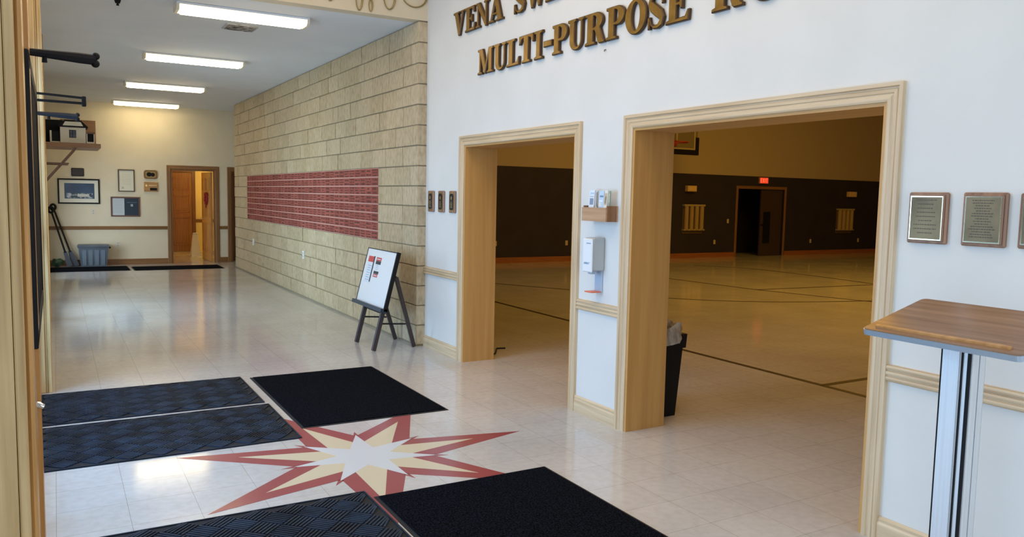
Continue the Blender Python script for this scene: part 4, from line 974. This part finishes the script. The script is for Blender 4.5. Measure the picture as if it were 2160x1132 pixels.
# ------------------------------------------------------------------ gym fittings
def tape(paths, label, w_=.055):
    g = MB()
    for z_, pts in enumerate(paths):
        for i in range(len(pts) - 1):
            p, q = Vector((*pts[i], 0)), Vector((*pts[i + 1], 0)); d = (q - p).normalized(); n_ = Vector((-d.y, d.x, 0)) * w_ / 2; p = p - d * .004; q = q + d * .004
            P = [tuple(p + n_), tuple(p - n_), tuple(q - n_), tuple(q + n_)]; P2 = [(a, b_, .0015 + .0003 * z_) for a, b_, _ in P]
            g.poly(P + P2, [(0, 1, 2, 3), (7, 6, 5, 4), (0, 4, 5, 1), (1, 5, 6, 2), (2, 6, 7, 3), (3, 7, 4, 0)])
    o = g.build('court_line', m_tape); tag(o, label, 'court line', 'black court lines on the gym floor')
def crv(P, n=10):
    out = []
    P = [P[0]] + P + [P[-1]]
    for i in range(1, len(P) - 2):
        for k_ in range(n):
            t_ = k_ / n; p0, p1, p2, p3 = (Vector(q) for q in P[i - 1:i + 3])
            v = .5 * ((2 * p1) + (-p0 + p2) * t_ + (2 * p0 - 5 * p1 + 4 * p2 - p3) * t_ ** 2 + (-p0 + 3 * p1 - 3 * p2 + p3) * t_ ** 3); out.append(tuple(v))
    out.append(P[-1]); return out
tape([[(5.63, -2.0), (5.63, 4.43), (5.59, 10.3), (5.59, 13.0)]], 'straight black line running the gym length nearest the doorways', .06)
tape([[(5.665, 4.43), (9.2, 4.43)]], 'short black line branching off at the right side of the large doorway', .06)
tape([crv([(6.2, 13.4), (6.738, 12.413), (7.518, 11.055), (8.339, 9.603), (9.5, 8.65), (11.388, 8.048), (13.2, 7.9)]),
      [(10.2, 13.4), (10.472, 12.08), (10.69, 9.88), (11.223, 7.93), (11.5, 6.9)], [(10.69, 9.888), (13.71, 9.67)],
      crv([(13.2, 14.2), (13.636, 13.607), (13.935, 13.0), (13.95, 11.5), (13.71, 9.67), (13.2, 8.6)])], 'joined crossing and curved black lines in the middle of the gym floor')
# gym baseboard
for n_, (a, b_) in enumerate(((XG, 16.42), (18.43, GX1))):
    g = MB(); profile_run(g, a, b_, 'x', GY1, [(0, 0), (0, .018), (.13, .018), (.13, 0)]); struct(g.build('baseboard_gym_%d' % (n_ + 1), m_redoak))
casing('trim_21', 16.50, 18.35, 1.90, GY1, wood('gym_door_oak', (.20, .10, .05), (.28, .15, .075), 'z'), wood('gym_door_oak_across', (.20, .10, .05), (.28, .15, .075), 'x'), 'x', -1, cpf)
# dark double door recess
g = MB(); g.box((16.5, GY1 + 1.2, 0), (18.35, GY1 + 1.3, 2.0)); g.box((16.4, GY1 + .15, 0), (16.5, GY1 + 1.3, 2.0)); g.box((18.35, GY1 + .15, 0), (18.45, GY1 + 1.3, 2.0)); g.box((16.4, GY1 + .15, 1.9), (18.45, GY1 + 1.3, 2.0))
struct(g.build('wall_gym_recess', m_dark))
d3 = panel_door('door_3', .86, 1.88, mat('dark_purple_door', (.05, .032, .036), .5), []); d3.location = (17.45, GY1 + .06, .01); d3.rotation_euler = (0, 0, 0); struct(d3)
o = MB().box((.12, -.028, .35), (.40, -.018, 1.25)).build('door_glass', mat('glossy_black', (.01, .01, .012), .12)); o.parent = d3
o = MB().box((.02, -.06, .86), (.16, -.02, .90), 0, .004).build('push_bar', m_black); o.parent = d3
# exit sign
t = thing('exit_sign', 'glowing red exit sign above the dark double door in the gym', 'exit sign', (17.44, GY1, 2.05))
MB().box((17.26, GY1 - .05, 2.055), (17.62, GY1, 2.235), 0, .005).build('housing', mat('exit_housing', (.35, .22, .15), .5), t)
MB().box((17.28, GY1 - .054, 2.07), (17.60, GY1 - .049, 2.22)).build('lit_face', mat('exit_red', (.6, .05, .02), .5, emit=(1, .055, .02), estr=.75), t)
g = MB(); Y0, Y1 = GY1 - .057, GY1 - .0535
def seg(x0, z0, x1, z1, w_=.012): g.bar((x0, GY1 - .0555, z0), (x1, GY1 - .0555, z1), w_, .003, 0, (0, 1, 0))
zb, zt_ = 2.095, 2.195
x = 17.31; seg(x, zb, x, zt_); seg(x, zb, x + .045, zb); seg(x, zt_, x + .045, zt_); seg(x, (zb + zt_) / 2, x + .035, (zb + zt_) / 2)
x = 17.385; seg(x, zb, x + .05, zt_); seg(x, zt_, x + .05, zb)
x = 17.475; seg(x, zb, x, zt_)
x = 17.51; seg(x, zt_, x + .055, zt_); seg(x + .0275, zb, x + .0275, zt_)
g.build('sign_lettering', mat('exit_letter', (.7, .2, .1), .5, emit=(1, .22, .10), estr=.9), t)
# speakers
m_amb = mat('amber_plastic', (.75, .52, .22), .5)
for (x0, x1, z0, z1, lb) in ((14.54, 14.86, 1.78, 1.935, 'small square tan speaker box left of the gym double door'), (21.08, 21.42, 1.745, 1.905, 'small square tan speaker box right of the gym double door')):
    t = thing('wall_speaker', lb, 'speaker', ((x0 + x1) / 2, GY1, z0), 'tan wall boxes in the gym')
    MB().box((x0, GY1 - .12, z0), (x1, GY1, z1), 0, .01).build('box', m_amb, t); MB().box((x0 + .03, GY1 - .128, z0 + .02), (x1 - .03, GY1 - .119, z1 - .02), 0, .004).build('grille', mat('amber_grille', (.80, .58, .26), .6), t)
# tall vents of vertical tubes
def vent(x0, x1, z0, z1, lb):
    t = thing('wall_rack', lb, 'rack', ((x0 + x1) / 2, GY1, z0), 'racks of tan tubes on the dark gym wall')
    MB().box((x0, GY1 - .02, z0), (x1, GY1, z1)).build('back_plate', mat('rack_back', (.14, .09, .04), .6), t)
    n_ = 4; w_ = (x1 - x0) / n_
    for i in range(n_):
        cx = x0 + (i + .5) * w_; MB().tube([(cx, GY1 - .06, z0 + .10), (cx, GY1 - .06, z1 - .05)], w_ * .36, 10).build('tube', mat('tan_tube', (.40, .30, .13), .5), t, True)
    MB().box((x0 - .01, GY1 - .10, z1 - .05), (x1 + .01, GY1, z1), 0, .004).build('top_rail', mat('pale_rail', (.42, .36, .20), .5), t)
    MB().box((x0 - .01, GY1 - .10, z0 + .08), (x1 + .01, GY1, z0 + .12), 0, .004).build('bottom_rail', mat('pale_rail', (.42, .36, .20), .5), t)
vent(14.48, 15.20, .66, 1.44, 'rack of upright tan tubes left of the gym double door'); vent(20.66, 21.38, .64, 1.385, 'rack of upright tan tubes right of the gym double door')
m_ivory = mat('ivory_plate', (.60, .52, .32), .5)
for x, z, lb in ((16.15, .995, 'ivory switch plate left of the gym double door frame'), (15.68, .42, 'ivory outlet low on the gym wall left of the double door'), (19.56, .407, 'ivory outlet low on the gym wall right of the double door'),
                 (21.75, .41, 'ivory outlet low on the gym wall, farthest right through the large doorway'), (8.82, .46, 'ivory outlet at the left edge seen through the small doorway'), (10.80, .453, 'ivory outlet at the right side seen through the small doorway')):
    outlet(x, z, lb, 'g', m=m_ivory)
# basketball backboard
t = thing('basketball_hoop', 'basketball backboard with red rim hanging in the gym, seen through the large doorway', 'basketball hoop', (13.0, 15.0, 2.66))
MB().box((12.12, 15.0, 2.78), (13.90, 15.03, 3.75)).build('backboard', mat('tinted_board', (.20, .17, .11), .4), t)
g = MB(); g.box((12.08, 14.975, 2.665), (13.94, 15.055, 2.785), 0, .01); g.box((13.82, 14.975, 2.785), (13.94, 15.055, 3.10), 0, .01); g.box((12.08, 14.975, 2.785), (12.20, 15.055, 3.10), 0, .01); g.build('edge_padding', mat('black_purple_pad', (.008, .005, .010), .7, 0, .2), t)
g = MB(); g.box((12.20, 14.985, 2.79), (13.82, 15.0, 2.83)); g.box((13.77, 14.985, 2.83), (13.82, 15.0, 3.75)); g.box((12.20, 14.985, 2.83), (12.25, 15.0, 3.75))
g.box((13.19, 14.985, 2.95), (13.24, 15.0, 3.45)); g.box((12.76, 14.985, 2.95), (12.81, 15.0, 3.45)); g.box((12.81, 14.985, 3.40), (13.19, 15.0, 3.45)); g.build('white_lines', mat('cream_line', (.40, .36, .24), .5), t)
g = MB(); n_ = 24; g.tube([(13.0 + .23 * math.cos(2 * math.pi * i / n_), 14.68 + .23 * math.sin(2 * math.pi * i / n_), 2.93) for i in range(n_)], .014, 8, 0, True); g.box((12.9, 14.90, 2.90), (13.1, 14.99, 2.96)); g.box((12.80, 14.96, 2.86), (13.20, 14.985, 3.0))
g.build('rim', mat('rim_red', (.40, .03, .02), .4), t, False)
g = MB(); g.bar((12.4, 15.06, 3.5), (12.4, 15.9, 5.2), .06); g.bar((13.6, 15.06, 3.5), (13.6, 15.9, 5.2), .06); g.box((12.37, 15.87, 5.15), (12.43, 16.098, 5.22)); g.box((13.57, 15.87, 5.15), (13.63, 16.098, 5.22)); g.build('support_strut', m_blackm, t)
